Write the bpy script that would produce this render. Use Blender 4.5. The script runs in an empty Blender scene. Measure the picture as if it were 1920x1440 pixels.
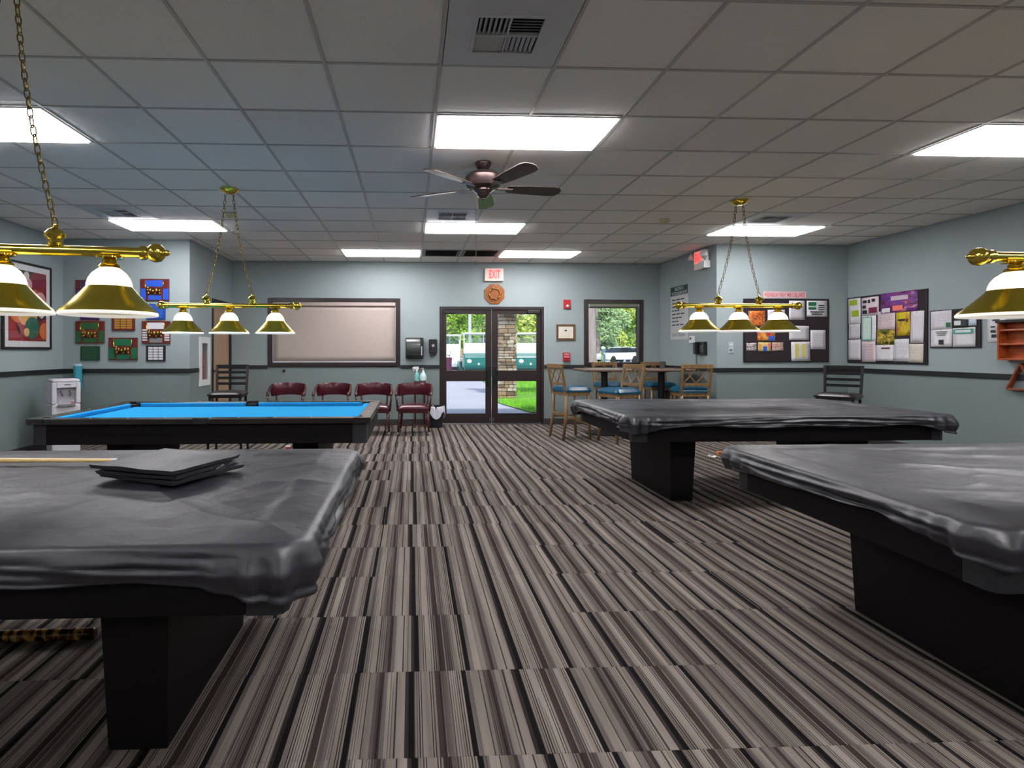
import bpy, bmesh, math, random
from mathutils import Vector, Matrix, noise
PI = math.pi
R = math.radians
sc = bpy.context.scene
C = bpy.context.collection

# ------------------------------------------------------------------ camera
F, PX, PY, CAMZ = 1070.0, 817.0, 658.0, 1.262      # focal length and principal point for a 1920 x 1440 frame
YAW = math.atan((PX - 772.0) / F)
cam = bpy.data.cameras.new('camera'); cam_o = bpy.data.objects.new('camera', cam); C.objects.link(cam_o)
cam_o.location = (0, 0, CAMZ); cam_o.rotation_euler = (PI / 2, 0, -YAW)
cam.sensor_width = 36.0; cam.lens = F / 1920.0 * 36.0
cam.shift_x = (960 - PX) / 1920.0; cam.shift_y = (PY - 720) / 1920.0
cam.clip_start = 0.05; cam.clip_end = 300
sc.camera = cam_o

# ------------------------------------------------------------------ sky, sun, exposure
w = bpy.data.worlds.new('sky'); sc.world = w; w.use_nodes = True
nt = w.node_tree; nt.nodes.clear()
sky = nt.nodes.new('ShaderNodeTexSky'); sky.sky_type = 'NISHITA'; sky.sun_disc = False
sky.sun_elevation = R(52); sky.sun_rotation = R(200); sky.altitude = 10; sky.air_density = 1.2; sky.dust_density = 2.5
bg = nt.nodes.new('ShaderNodeBackground'); bg.inputs['Strength'].default_value = 0.27
wo = nt.nodes.new('ShaderNodeOutputWorld')
nt.links.new(sky.outputs[0], bg.inputs[0]); nt.links.new(bg.outputs[0], wo.inputs[0])
sun = bpy.data.lights.new('sun', 'SUN'); sun.energy = 4.6; sun.angle = R(4); sun.color = (1, .95, .86)
sun_o = bpy.data.objects.new('sun', sun); C.objects.link(sun_o); sun_o.rotation_euler = (R(38), R(20), R(-20)); sun_o.location = (6, 20, 15)
sc.view_settings.view_transform = 'Standard'; sc.view_settings.look = 'None'
sc.view_settings.gamma = 1.0; sc.view_settings.use_curve_mapping = False
sc.view_settings.exposure = 0.0
PANEL_LIGHT = 21.5       # radiance of the fluorescent ceiling panels
BULB_WATTS = 7.0         # bulbs in the billiard lamps

# ------------------------------------------------------------------ room dimensions (metres)
CEIL = 2.772
XL, XR, YB, YS, YF = -4.70, 6.23, 9.74, 7.90, -4.0   # left, right, back wall, return walls, wall behind the camera
XAL, XAR = -3.02, 4.31                               # sides of the back alcove
TILE = 0.6096; GX0, GY0 = 0.15, 3.02                 # ceiling grid

# ------------------------------------------------------------------ projecting photo pixels on real planes
_c, _s = math.cos(YAW), math.sin(YAW)
def ray(px, py):
    a = (px - PX) / F; b = (PY - py) / F
    return (a * _c + _s, -a * _s + _c, b)
def onY(px, py, Y): r = ray(px, py); t = Y / r[1]; return Vector((r[0] * t, Y, CAMZ + r[2] * t))
def onX(px, py, X): r = ray(px, py); t = X / r[0]; return Vector((X, r[1] * t, CAMZ + r[2] * t))
def onZ(px, py, Z): r = ray(px, py); t = (Z - CAMZ) / r[2]; return Vector((r[0] * t, r[1] * t, Z))
def proj(X, Y, Z):
    d = X * _s + Y * _c
    return (PX + F * (X * _c - Y * _s) / d, PY - F * (Z - CAMZ) / d) if d > .05 else None

# ------------------------------------------------------------------ materials
def lin(c):
    return tuple(((v / 255.) / 12.92 if v / 255. <= .04045 else ((v / 255. + .055) / 1.055) ** 2.4) for v in c[:3]) + (1,)
MATS = {}
def N(t, kind, **kw):
    n = t.nodes.new(kind)
    for k, v in kw.items():
        setattr(n, k, v)
    return n
def setin(n, **kw):
    for k, v in kw.items():
        n.inputs[k.replace('_', ' ')].default_value = v
def newmat(name):
    m = bpy.data.materials.new(name); m.use_nodes = True
    t = m.node_tree; t.nodes.clear()
    out = t.nodes.new('ShaderNodeOutputMaterial'); b = t.nodes.new('ShaderNodeBsdfPrincipled')
    t.links.new(b.outputs[0], out.inputs[0])
    MATS[name] = m
    return m, t, b, out
def mat(name, col, rough=.5, metal=0., var=.08, scale=18., bump=0., bscale=160., spec=.5, coat=0., emit=0., ecol=None, stretch=None, sheen=0.):
    if name in MATS: return MATS[name]
    m, t, b, out = newmat(name)
    L = t.links.new
    tc = N(t, 'ShaderNodeTexCoord'); nz = N(t, 'ShaderNodeTexNoise'); nz.inputs['Scale'].default_value = scale; nz.inputs['Detail'].default_value = 4
    src = tc.outputs['Object']
    if stretch:
        mp = N(t, 'ShaderNodeMapping'); mp.inputs['Scale'].default_value = stretch
        L(src, mp.inputs[0]); src = mp.outputs[0]
    L(src, nz.inputs['Vector'])
    c = lin(col)
    mx = N(t, 'ShaderNodeMix', data_type='RGBA')
    mx.inputs[6].default_value = tuple(max(0, v * (1 - var * 2)) for v in c[:3]) + (1,)
    mx.inputs[7].default_value = tuple(min(1, v * (1 + var * 2)) for v in c[:3]) + (1,)
    L(nz.outputs['Fac'], mx.inputs[0]); L(mx.outputs[2], b.inputs['Base Color'])
    b.inputs['Roughness'].default_value = rough; b.inputs['Metallic'].default_value = metal
    b.inputs['Specular IOR Level'].default_value = spec; b.inputs['Coat Weight'].default_value = coat
    b.inputs['Coat Roughness'].default_value = .15
    if sheen: b.inputs['Sheen Weight'].default_value = sheen
    if bump:
        n2 = N(t, 'ShaderNodeTexNoise'); n2.inputs['Scale'].default_value = bscale; n2.inputs['Detail'].default_value = 5
        L(src, n2.inputs['Vector'])
        bp = N(t, 'ShaderNodeBump'); bp.inputs['Strength'].default_value = bump; bp.inputs['Distance'].default_value = .01
        L(n2.outputs['Fac'], bp.inputs['Height']); L(bp.outputs[0], b.inputs['Normal'])
    if emit:
        b.inputs['Emission Color'].default_value = lin(ecol or col); b.inputs['Emission Strength'].default_value = emit
    return m
def wood(name, c1, c2, rough=.4, scale=6., stretch=(1, 1, 12), coat=.1, spec=.5):
    if name in MATS: return MATS[name]
    m, t, b, out = newmat(name); L = t.links.new
    tc = N(t, 'ShaderNodeTexCoord'); mp = N(t, 'ShaderNodeMapping')
    mp.inputs['Scale'].default_value = tuple(scale * 12. / max(v, .01) / 2 for v in stretch)
    L(tc.outputs['Object'], mp.inputs[0])
    nz = N(t, 'ShaderNodeTexNoise'); nz.inputs['Scale'].default_value = 1.0; nz.inputs['Detail'].default_value = 6; nz.inputs['Distortion'].default_value = .6
    L(mp.outputs[0], nz.inputs['Vector'])
    r = N(t, 'ShaderNodeValToRGB'); r.color_ramp.elements[0].position = .35; r.color_ramp.elements[1].position = .68
    r.color_ramp.elements[0].color = lin(c1); r.color_ramp.elements[1].color = lin(c2)
    L(nz.outputs['Fac'], r.inputs[0]); L(r.outputs[0], b.inputs['Base Color'])
    b.inputs['Roughness'].default_value = rough; b.inputs['Coat Weight'].default_value = coat; b.inputs['Coat Roughness'].default_value = .12
    b.inputs['Specular IOR Level'].default_value = spec
    bp = N(t, 'ShaderNodeBump'); bp.inputs['Strength'].default_value = .08; bp.inputs['Distance'].default_value = .005
    L(nz.outputs['Fac'], bp.inputs['Height']); L(bp.outputs[0], b.inputs['Normal'])
    return m
def math_node(t, op, a, b=None, c=None):
    n = N(t, 'ShaderNodeMath', operation=op)
    for i, v in enumerate((a, b, c)):
        if v is None: continue
        if isinstance(v, (int, float)): n.inputs[i].default_value = v
        else: t.links.new(v, n.inputs[i])
    return n.outputs[0]

# two-tone wall paint: pale blue-grey above the rail, darker grey-teal below it
def wall_mat():
    m, t, b, out = newmat('wall_paint'); L = t.links.new
    g = N(t, 'ShaderNodeNewGeometry'); sp = N(t, 'ShaderNodeSeparateXYZ'); L(g.outputs['Position'], sp.inputs[0])
    st = math_node(t, 'GREATER_THAN', sp.outputs[2], .99)
    nz = N(t, 'ShaderNodeTexNoise'); nz.inputs['Scale'].default_value = 1.6; nz.inputs['Detail'].default_value = 5; L(g.outputs['Position'], nz.inputs['Vector'])
    mx = N(t, 'ShaderNodeMix', data_type='RGBA'); mx.inputs[6].default_value = lin((119, 132, 132)); mx.inputs[7].default_value = lin((148, 161, 162))
    L(st, mx.inputs[0])
    br = N(t, 'ShaderNodeHueSaturation'); L(mx.outputs[2], br.inputs['Color'])
    L(math_node(t, 'MULTIPLY_ADD', nz.outputs['Fac'], .16, .92), br.inputs['Value']); L(br.outputs[0], b.inputs['Base Color'])
    b.inputs['Roughness'].default_value = .55; b.inputs['Specular IOR Level'].default_value = .35
    n2 = N(t, 'ShaderNodeTexNoise'); n2.inputs['Scale'].default_value = 140; L(g.outputs['Position'], n2.inputs['Vector'])
    bp = N(t, 'ShaderNodeBump'); bp.inputs['Strength'].default_value = .12; bp.inputs['Distance'].default_value = .004
    L(n2.outputs['Fac'], bp.inputs['Height']); L(bp.outputs[0], b.inputs['Normal'])
    return m
WALL = wall_mat()

# striped carpet, pattern shifted from tile to tile
CT = 0.477; CY0 = 1.772; CX0 = -.20
def carpet_mat():
    m, t, b, out = newmat('striped_carpet'); L = t.links.new
    g = N(t, 'ShaderNodeNewGeometry'); sp = N(t, 'ShaderNodeSeparateXYZ'); L(g.outputs['Position'], sp.inputs[0])
    X, Y = sp.outputs[0], sp.outputs[1]
    col = math_node(t, 'FLOOR', math_node(t, 'DIVIDE', math_node(t, 'SUBTRACT', X, CX0), CT))
    row = math_node(t, 'FLOOR', math_node(t, 'DIVIDE', math_node(t, 'SUBTRACT', Y, CY0), CT))
    cv = N(t, 'ShaderNodeCombineXYZ'); L(col, cv.inputs[0]); L(row, cv.inputs[1])
    wn = N(t, 'ShaderNodeTexWhiteNoise', noise_dimensions='2D'); L(cv.outputs[0], wn.inputs['Vector'])
    # main stripe set: neighbouring tiles are laid almost in register
    o3 = math_node(t, 'POWER', math_node(t, 'ABSOLUTE', math_node(t, 'SUBTRACT', wn.outputs['Value'], .5)), 2.0)
    off = math_node(t, 'MULTIPLY', math_node(t, 'MULTIPLY', o3, .2), math_node(t, 'SIGN', math_node(t, 'SUBTRACT', wn.outputs['Value'], .5)))
    u = math_node(t, 'FRACT', math_node(t, 'ADD', math_node(t, 'DIVIDE', X, .424), off))
    r = N(t, 'ShaderNodeValToRGB'); r.color_ramp.interpolation = 'CONSTANT'
    K, DK, BR, BR2, G1, G2, G3 = (19, 16, 17), (50, 44, 44), (58, 49, 46), (86, 79, 75), (130, 123, 116), (114, 108, 103), (97, 93, 90)
    st = [(0, K), (.046, G2), (.085, DK), (.093, G1), (.103, DK), (.112, G1), (.185, DK), (.193, G1), (.205, DK), (.213, G2), (.232, BR), (.29, G1), (.298, BR2), (.34, G3), (.365, G1), (.435, DK),
          (.443, G1), (.455, DK), (.463, G1), (.48, K), (.52, G3), (.56, G1), (.64, DK), (.648, G2), (.70, BR2), (.745, BR), (.775, G3), (.81, G1), (.885, DK), (.895, G1), (.965, DK)]
    els = r.color_ramp.elements
    els[0].position = 0; els[0].color = lin(st[0][1]); els[1].position = st[1][0]; els[1].color = lin(st[1][1])
    for p, c in st[2:]:
        e = els.new(p); e.color = lin(c)
    L(u, r.inputs[0])
    # slow brown / grey drift inside the stripes and fine yarn noise
    v1 = N(t, 'ShaderNodeCombineXYZ'); L(math_node(t, 'MULTIPLY', X, 24.), v1.inputs[0]); L(math_node(t, 'MULTIPLY', Y, 1.1), v1.inputs[1]); L(math_node(t, 'MULTIPLY', wn.outputs['Value'], 1.3), v1.inputs[2])
    n1 = N(t, 'ShaderNodeTexNoise'); n1.inputs['Scale'].default_value = 1.; n1.inputs['Detail'].default_value = 3; L(v1.outputs[0], n1.inputs['Vector'])
    m1 = N(t, 'ShaderNodeMix', data_type='RGBA', blend_type='MULTIPLY'); m1.inputs[0].default_value = 1
    r2 = N(t, 'ShaderNodeValToRGB'); r2.color_ramp.elements[0].position = .3; r2.color_ramp.elements[0].color = (.62, .58, .58, 1); r2.color_ramp.elements[1].position = .7; r2.color_ramp.elements[1].color = (1.15, 1.13, 1.12, 1)
    L(n1.outputs['Fac'], r2.inputs[0]); L(r.outputs[0], m1.inputs[6]); L(r2.outputs[0], m1.inputs[7])
    # bundles of fine dark lines between the broad stripes
    fine = math_node(t, 'LESS_THAN', math_node(t, 'FRACT', math_node(t, 'DIVIDE', X, .0088)), .36)
    v2 = N(t, 'ShaderNodeCombineXYZ'); L(math_node(t, 'MULTIPLY', X, 21.), v2.inputs[0]); L(math_node(t, 'MULTIPLY', wn.outputs['Value'], .9), v2.inputs[1]); L(math_node(t, 'MULTIPLY', Y, .35), v2.inputs[2])
    n2 = N(t, 'ShaderNodeTexNoise'); n2.inputs['Scale'].default_value = 1.; n2.inputs['Detail'].default_value = 1; L(v2.outputs[0], n2.inputs['Vector'])
    fz = math_node(t, 'MULTIPLY', fine, math_node(t, 'GREATER_THAN', n2.outputs['Fac'], .53))
    m2 = N(t, 'ShaderNodeMix', data_type='RGBA', blend_type='MULTIPLY'); L(math_node(t, 'MULTIPLY', fz, .72), m2.inputs[0]); L(m1.outputs[2], m2.inputs[6]); m2.inputs[7].default_value = (.2, .18, .18, 1)
    m1 = m2
    n3 = N(t, 'ShaderNodeTexNoise'); n3.inputs['Scale'].default_value = 330; n3.inputs['Detail'].default_value = 3; L(g.outputs['Position'], n3.inputs['Vector'])
    hs = N(t, 'ShaderNodeHueSaturation'); L(m1.outputs[2], hs.inputs['Color']); L(math_node(t, 'MULTIPLY_ADD', n3.outputs['Fac'], 1.3, .45), hs.inputs['Value'])
    L(hs.outputs[0], b.inputs['Base Color'])
    b.inputs['Roughness'].default_value = .95; b.inputs['Specular IOR Level'].default_value = .1
    bp = N(t, 'ShaderNodeBump'); bp.inputs['Strength'].default_value = .5; bp.inputs['Distance'].default_value = .004
    L(n3.outputs['Fac'], bp.inputs['Height']); L(bp.outputs[0], b.inputs['Normal'])
    return m
CARPET = carpet_mat()
def tile_mat():
    m, t, b, out = newmat('ceiling_tile'); L = t.links.new
    g = N(t, 'ShaderNodeNewGeometry'); oi = N(t, 'ShaderNodeObjectInfo')
    nz = N(t, 'ShaderNodeTexNoise'); nz.inputs['Scale'].default_value = 90; nz.inputs['Detail'].default_value = 6; L(g.outputs['Position'], nz.inputs['Vector'])
    n2 = N(t, 'ShaderNodeTexNoise'); n2.inputs['Scale'].default_value = .9; n2.inputs['Detail'].default_value = 3; L(g.outputs['Position'], n2.inputs['Vector'])
    hs = N(t, 'ShaderNodeHueSaturation'); hs.inputs['Color'].default_value = lin((236, 233, 228))
    a = math_node(t, 'MULTIPLY_ADD', nz.outputs['Fac'], .24, .84); a2 = math_node(t, 'MULTIPLY_ADD', oi.outputs['Random'], .07, .0)
    a3 = math_node(t, 'MULTIPLY_ADD', n2.outputs['Fac'], .12, -.06)
    L(math_node(t, 'ADD', math_node(t, 'ADD', a, a2), a3), hs.inputs['Value']); L(hs.outputs[0], b.inputs['Base Color'])
    b.inputs['Roughness'].default_value = .9; b.inputs['Specular IOR Level'].default_value = .15
    bp = N(t, 'ShaderNodeBump'); bp.inputs['Strength'].default_value = .5; bp.inputs['Distance'].default_value = .006
    L(nz.outputs['Fac'], bp.inputs['Height']); L(bp.outputs[0], b.inputs['Normal'])
    return m
CTILE = tile_mat()
def glass_mat(name, tint=(1, 1, 1), refl=1.0):
    m, t, b, out = newmat(name); L = t.links.new
    t.nodes.remove(b)
    tr = N(t, 'ShaderNodeBsdfTransparent'); tr.inputs[0].default_value = tint + (1,)
    gl = N(t, 'ShaderNodeBsdfGlossy'); gl.inputs['Roughness'].default_value = .01
    nz = N(t, 'ShaderNodeTexNoise'); nz.inputs['Scale'].default_value = 2.; bp = N(t, 'ShaderNodeBump'); bp.inputs['Strength'].default_value = .01; bp.inputs['Distance'].default_value = .01
    L(nz.outputs['Fac'], bp.inputs['Height']); L(bp.outputs[0], gl.inputs['Normal'])
    fr = N(t, 'ShaderNodeFresnel'); fr.inputs['IOR'].default_value = 1.5
    mx = N(t, 'ShaderNodeMixShader'); L(math_node(t, 'MULTIPLY', fr.outputs[0], 1.6 * refl), mx.inputs[0]); L(tr.outputs[0], mx.inputs[1]); L(gl.outputs[0], mx.inputs[2]); L(mx.outputs[0], out.inputs[0])
    return m
GLASS = glass_mat('window_glass', (.93, .97, .97))
def panel_mat():
    m, t, b, out = newmat('light_panel'); L = t.links.new
    tc = N(t, 'ShaderNodeTexCoord'); sp = N(t, 'ShaderNodeSeparateXYZ'); L(tc.outputs['Object'], sp.inputs[0])
    wv = math_node(t, 'ABSOLUTE', math_node(t, 'COSINE', math_node(t, 'MULTIPLY', sp.outputs[1], 11.)))     # the tubes behind the lens
    b.inputs['Base Color'].default_value = (.8, .8, .8, 1); b.inputs['Emission Color'].default_value = (1, .965, .985, 1)
    L(math_node(t, 'MULTIPLY_ADD', wv, PANEL_LIGHT * .3, PANEL_LIGHT * .85), b.inputs['Emission Strength'])
    return m
PANEL = panel_mat()
def paper_mat(name, base, ink, rows=14., density=.5, margin=.1):
    if name in MATS: return MATS[name]
    m, t, b, out = newmat(name); L = t.links.new
    tc = N(t, 'ShaderNodeTexCoord'); sp = N(t, 'ShaderNodeSeparateXYZ'); L(tc.outputs['Generated'], sp.inputs[0])
    u, v = sp.outputs[0], sp.outputs[2]
    ln = math_node(t, 'GREATER_THAN', math_node(t, 'FRACT', math_node(t, 'MULTIPLY', v, rows)), .58)
    cv = N(t, 'ShaderNodeCombineXYZ'); L(math_node(t, 'MULTIPLY', u, 24.), cv.inputs[0]); L(math_node(t, 'FLOOR', math_node(t, 'MULTIPLY', v, rows)), cv.inputs[1])
    nz = N(t, 'ShaderNodeTexNoise', noise_dimensions='2D'); nz.inputs['Scale'].default_value = 1.; L(cv.outputs[0], nz.inputs['Vector'])
    k = math_node(t, 'MULTIPLY', ln, math_node(t, 'GREATER_THAN', nz.outputs['Fac'], 1 - density))
    inx = math_node(t, 'LESS_THAN', math_node(t, 'ABSOLUTE', math_node(t, 'SUBTRACT', u, .5)), .5 - margin)
    iny = math_node(t, 'LESS_THAN', math_node(t, 'ABSOLUTE', math_node(t, 'SUBTRACT', v, .5)), .5 - margin * .7)
    k = math_node(t, 'MULTIPLY', math_node(t, 'MULTIPLY', k, inx), math_node(t, 'MULTIPLY', iny, .7))
    mx = N(t, 'ShaderNodeMix', data_type='RGBA'); mx.inputs[6].default_value = lin(base); mx.inputs[7].default_value = lin(ink)
    L(k, mx.inputs[0]); L(mx.outputs[2], b.inputs['Base Color']); b.inputs['Roughness'].default_value = .6
    return m
def photo_mat(name, cols, scale=5.):
    if name in MATS: return MATS[name]
    m, t, b, out = newmat(name); L = t.links.new
    tc = N(t, 'ShaderNodeTexCoord'); nz = N(t, 'ShaderNodeTexNoise'); nz.inputs['Scale'].default_value = scale; nz.inputs['Detail'].default_value = 3; nz.inputs['Distortion'].default_value = .5
    L(tc.outputs['Generated'], nz.inputs['Vector'])
    r = N(t, 'ShaderNodeValToRGB'); els = r.color_ramp.elements; r.color_ramp.interpolation = 'EASE'
    for i, c in enumerate(cols):
        p = .3 + .4 * i / max(1, len(cols) - 1)
        e = els[i] if i < 2 else els.new(p)
        e.position = p; e.color = lin(c)
    L(nz.outputs['Fac'], r.inputs[0]); L(r.outputs[0], b.inputs['Base Color']); b.inputs['Roughness'].default_value = .35
    return m
# ------------------------------------------------------------------ mesh helpers
class MB:
    def __init__(s): s.v = []; s.f = []
    def add(s, vs, fs, M=None):
        o = len(s.v)
        for p in vs:
            p = Vector(p)
            s.v.append(tuple(M @ p) if M else tuple(p))
        s.f += [tuple(i + o for i in f) for f in fs]
        return s
    def box(s, x0, x1, y0, y1, z0, z1, M=None):
        vs = [(x0, y0, z0), (x1, y0, z0), (x1, y1, z0), (x0, y1, z0), (x0, y0, z1), (x1, y0, z1), (x1, y1, z1), (x0, y1, z1)]
        return s.add(vs, [(3, 2, 1, 0), (4, 5, 6, 7), (0, 1, 5, 4), (1, 2, 6, 5), (2, 3, 7, 6), (3, 0, 4, 7)], M)
    def hexa(s, low, high):                       # two quads (counter-clockwise seen from above)
        return s.add(list(low) + list(high), [(3, 2, 1, 0), (4, 5, 6, 7), (0, 1, 5, 4), (1, 2, 6, 5), (2, 3, 7, 6), (3, 0, 4, 7)])
    def prism(s, poly, y0, y1, M=None):           # poly in x,z extruded along y
        n = len(poly)
        vs = [(p[0], y0, p[1]) for p in poly] + [(p[0], y1, p[1]) for p in poly]
        fs = [tuple(range(n)), tuple(range(2 * n - 1, n - 1, -1))] + [(i, i + n, (i + 1) % n + n, (i + 1) % n) for i in range(n)]
        return s.add(vs, fs, M)
    def tube(s, pts, r, n=10, caps=True, M=None):
        pts = [Vector(p) for p in pts]; k = len(pts)
        rs = r if isinstance(r, (list, tuple)) else [r] * k
        vs = []; up = None
        for i, p in enumerate(pts):
            d = (pts[min(i + 1, k - 1)] - pts[max(i - 1, 0)]).normalized()
            if up is None:
                up = Vector((0, 0, 1)) if abs(d.z) < .9 else Vector((1, 0, 0))
            a = d.cross(up).normalized(); b_ = a.cross(d).normalized(); up = b_
            for j in range(n):
                t = 2 * PI * j / n
                vs.append(p + (a * math.cos(t) + b_ * math.sin(t)) * rs[i])
        fs = [(i * n + j, i * n + (j + 1) % n, (i + 1) * n + (j + 1) % n, (i + 1) * n + j) for i in range(k - 1) for j in range(n)]
        if caps: fs += [tuple(range(n - 1, -1, -1)), tuple((k - 1) * n + j for j in range(n))]
        return s.add(vs, fs, M)
    def bar(s, p0, p1, wx, wz, M=None):           # rectangular bar between two points; wx across, wz in the upright direction
        p0 = Vector(p0); p1 = Vector(p1); d = (p1 - p0).normalized()
        up = Vector((0, 0, 1)) if abs(d.z) < .95 else Vector((0, 1, 0))
        a = d.cross(up).normalized() * wx / 2; b_ = a.cross(d).normalized() * wz / 2
        vs = [p0 - a - b_, p0 + a - b_, p0 + a + b_, p0 - a + b_, p1 - a - b_, p1 + a - b_, p1 + a + b_, p1 - a + b_]
        return s.add(vs, [(0, 3, 2, 1), (4, 5, 6, 7), (0, 1, 5, 4), (1, 2, 6, 5), (2, 3, 7, 6), (3, 0, 4, 7)][::1], M)
    def lathe(s, prof, n=24, c=(0, 0, 0), M=None, caps=True):
        vs = []
        for r_, z in prof:
            for j in range(n):
                t = 2 * PI * j / n; vs.append((c[0] + r_ * math.cos(t), c[1] + r_ * math.sin(t), c[2] + z))
        k = len(prof)
        fs = [(i * n + j, i * n + (j + 1) % n, (i + 1) * n + (j + 1) % n, (i + 1) * n + j) for i in range(k - 1) for j in range(n)]
        if caps:
            if prof[0][0] > 1e-5: fs.append(tuple(range(n - 1, -1, -1)))
            if prof[-1][0] > 1e-5: fs.append(tuple((k - 1) * n + j for j in range(n)))
        return s.add(vs, fs, M)
    def ball(s, c, r, n=14, m=9, sc_=(1, 1, 1)):
        prof = [(max(1e-4, math.sin(PI * i / m)), -math.cos(PI * i / m)) for i in range(m + 1)]
        M = Matrix.Translation(c) @ Matrix.Diagonal((r * sc_[0], r * sc_[1], r * sc_[2], 1))
        return s.lathe(prof, n, M=M, caps=False)
    def torus(s, Rr, r, n=16, m=6, M=None, sx=1.):
        vs = []
        for i in range(n):
            a = 2 * PI * i / n
            for j in range(m):
                b_ = 2 * PI * j / m
                vs.append(((Rr * sx + r * math.cos(b_)) * math.cos(a), (Rr + r * math.cos(b_)) * math.sin(a), r * math.sin(b_)))
        fs = [(i * m + j, ((i + 1) % n) * m + j, ((i + 1) % n) * m + (j + 1) % m, i * m + (j + 1) % m) for i in range(n) for j in range(m)]
        return s.add(vs, fs, M)
    def grid(s, fn, nu, nv):
        vs = [fn(i / nu, j / nv) for i in range(nu + 1) for j in range(nv + 1)]
        fs = [(i * (nv + 1) + j, (i + 1) * (nv + 1) + j, (i + 1) * (nv + 1) + j + 1, i * (nv + 1) + j + 1) for i in range(nu) for j in range(nv)]
        return s.add(vs, fs)
    def mesh(s, name, m, smooth=False):
        me = bpy.data.meshes.new(name); me.from_pydata(s.v, [], s.f)
        bm = bmesh.new(); bm.from_mesh(me); bmesh.ops.remove_doubles(bm, verts=bm.verts, dist=1e-6); bmesh.ops.recalc_face_normals(bm, faces=bm.faces); bm.to_mesh(me); bm.free()
        me.materials.append(m)
        if smooth:
            for p in me.polygons: p.use_smooth = True
            if smooth != 'all':
                try: me.set_sharp_from_angle(angle=R(38))
                except Exception: pass
        return me
    def build(s, name, m, parent=None, smooth=False, bevel=0., segs=2, loc=None, rotz=None):
        o = bpy.data.objects.new(name, s.mesh(name, m, smooth)); C.objects.link(o)
        if parent: o.parent = parent
        if loc is not None: o.location = loc
        if rotz is not None: o.rotation_euler = (0, 0, rotz)
        if bevel:
            b = o.modifiers.new('bevel', 'BEVEL'); b.width = bevel; b.segments = segs; b.limit_method = 'ANGLE'; b.angle_limit = R(40)
        return o
def tag(o, label, cat, group=None):
    o['label'] = label; o['category'] = cat
    if group: o['group'] = group
    return o
def thing(name, label, cat, loc=(0, 0, 0), rotz=0., group=None):
    o = bpy.data.objects.new(name, None); C.objects.link(o); o.empty_display_size = .05
    o.location = loc; o.rotation_euler = (0, 0, rotz)
    return tag(o, label, cat, group)
def struct(o): o['kind'] = 'structure'; return o
def root_struct(name, loc=(0, 0, 0), rotz=0.):
    o = bpy.data.objects.new(name, None); C.objects.link(o); o.location = loc; o.rotation_euler = (0, 0, rotz); o.empty_display_size = .05
    return struct(o)
def bx(parent, name, dims, m, bevel=0., smooth=False):
    return MB().box(*dims).build(name, m, parent, smooth, bevel)
def link(name, me, parent=None, loc=(0, 0, 0), rot=(0, 0, 0), scale=(1, 1, 1)):
    o = bpy.data.objects.new(name, me); C.objects.link(o); o.parent = parent; o.location = loc; o.rotation_euler = rot; o.scale = scale
    return o
def dup(root, loc, rotz, label):
    r = root.copy(); C.objects.link(r); r.location = loc; r.rotation_euler = (0, 0, rotz); r['label'] = label
    for ch in list(root.children):
        c = ch.copy(); C.objects.link(c); c.parent = r
        for g in ch.children:
            d = g.copy(); C.objects.link(d); d.parent = c
    return r
# walls as frames: local x to the viewer's right, local y into the wall, z up
WALLS = {'back': ('Y', YB, 0.), 'rret': ('Y', YS, 0.), 'lret': ('Y', YS, 0.), 'right': ('X', XR, -PI / 2), 'ralc': ('X', XAR, -PI / 2), 'left': ('X', XL, PI / 2), 'lalc': ('X', XAL, PI / 2)}
def wspot(wall, x0, y0, x1, y1, off=.001):
    ax, v, rz = WALLS[wall]
    f = onY if ax == 'Y' else onX
    a, b = f(x0, y0, v), f(x1, y1, v)
    w_ = (b - a).length if False else (abs(b.x - a.x) if ax == 'Y' else abs(b.y - a.y))
    c = (a + b) / 2
    n = Vector((0, -1, 0)) if ax == 'Y' else Vector((-1 if rz < 0 else 1, 0, 0))
    return c + n * off, w_, abs(a.z - b.z), rz
_font = {}
def text_mesh(s, h, wid, m, depth=.002, bold=0.):
    cu = bpy.data.curves.new('text', 'FONT'); cu.body = s; cu.align_x = 'CENTER'; cu.align_y = 'CENTER'; cu.size = 1; cu.offset = bold; cu.resolution_u = 3
    o = bpy.data.objects.new('text', cu); C.objects.link(o)
    bpy.context.view_layer.update()
    me = bpy.data.meshes.new_from_object(o.evaluated_get(bpy.context.evaluated_depsgraph_get()))
    bpy.data.objects.remove(o); bpy.data.curves.remove(cu)
    xs = [v.co.x for v in me.vertices]; ys = [v.co.y for v in me.vertices]
    cx, cy = (max(xs) + min(xs)) / 2, (max(ys) + min(ys)) / 2; kx, ky = wid / (max(xs) - min(xs)), h / (max(ys) - min(ys))
    for v in me.vertices: v.co = ((v.co.x - cx) * kx, 0., (v.co.y - cy) * ky)
    me.materials.clear(); me.materials.append(m)
    return me
def lettering(parent, s, h, wid, pos, m, name='lettering', bold=0.):
    return link(name, text_mesh(s, h, wid, m, bold=bold), parent, pos)

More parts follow.
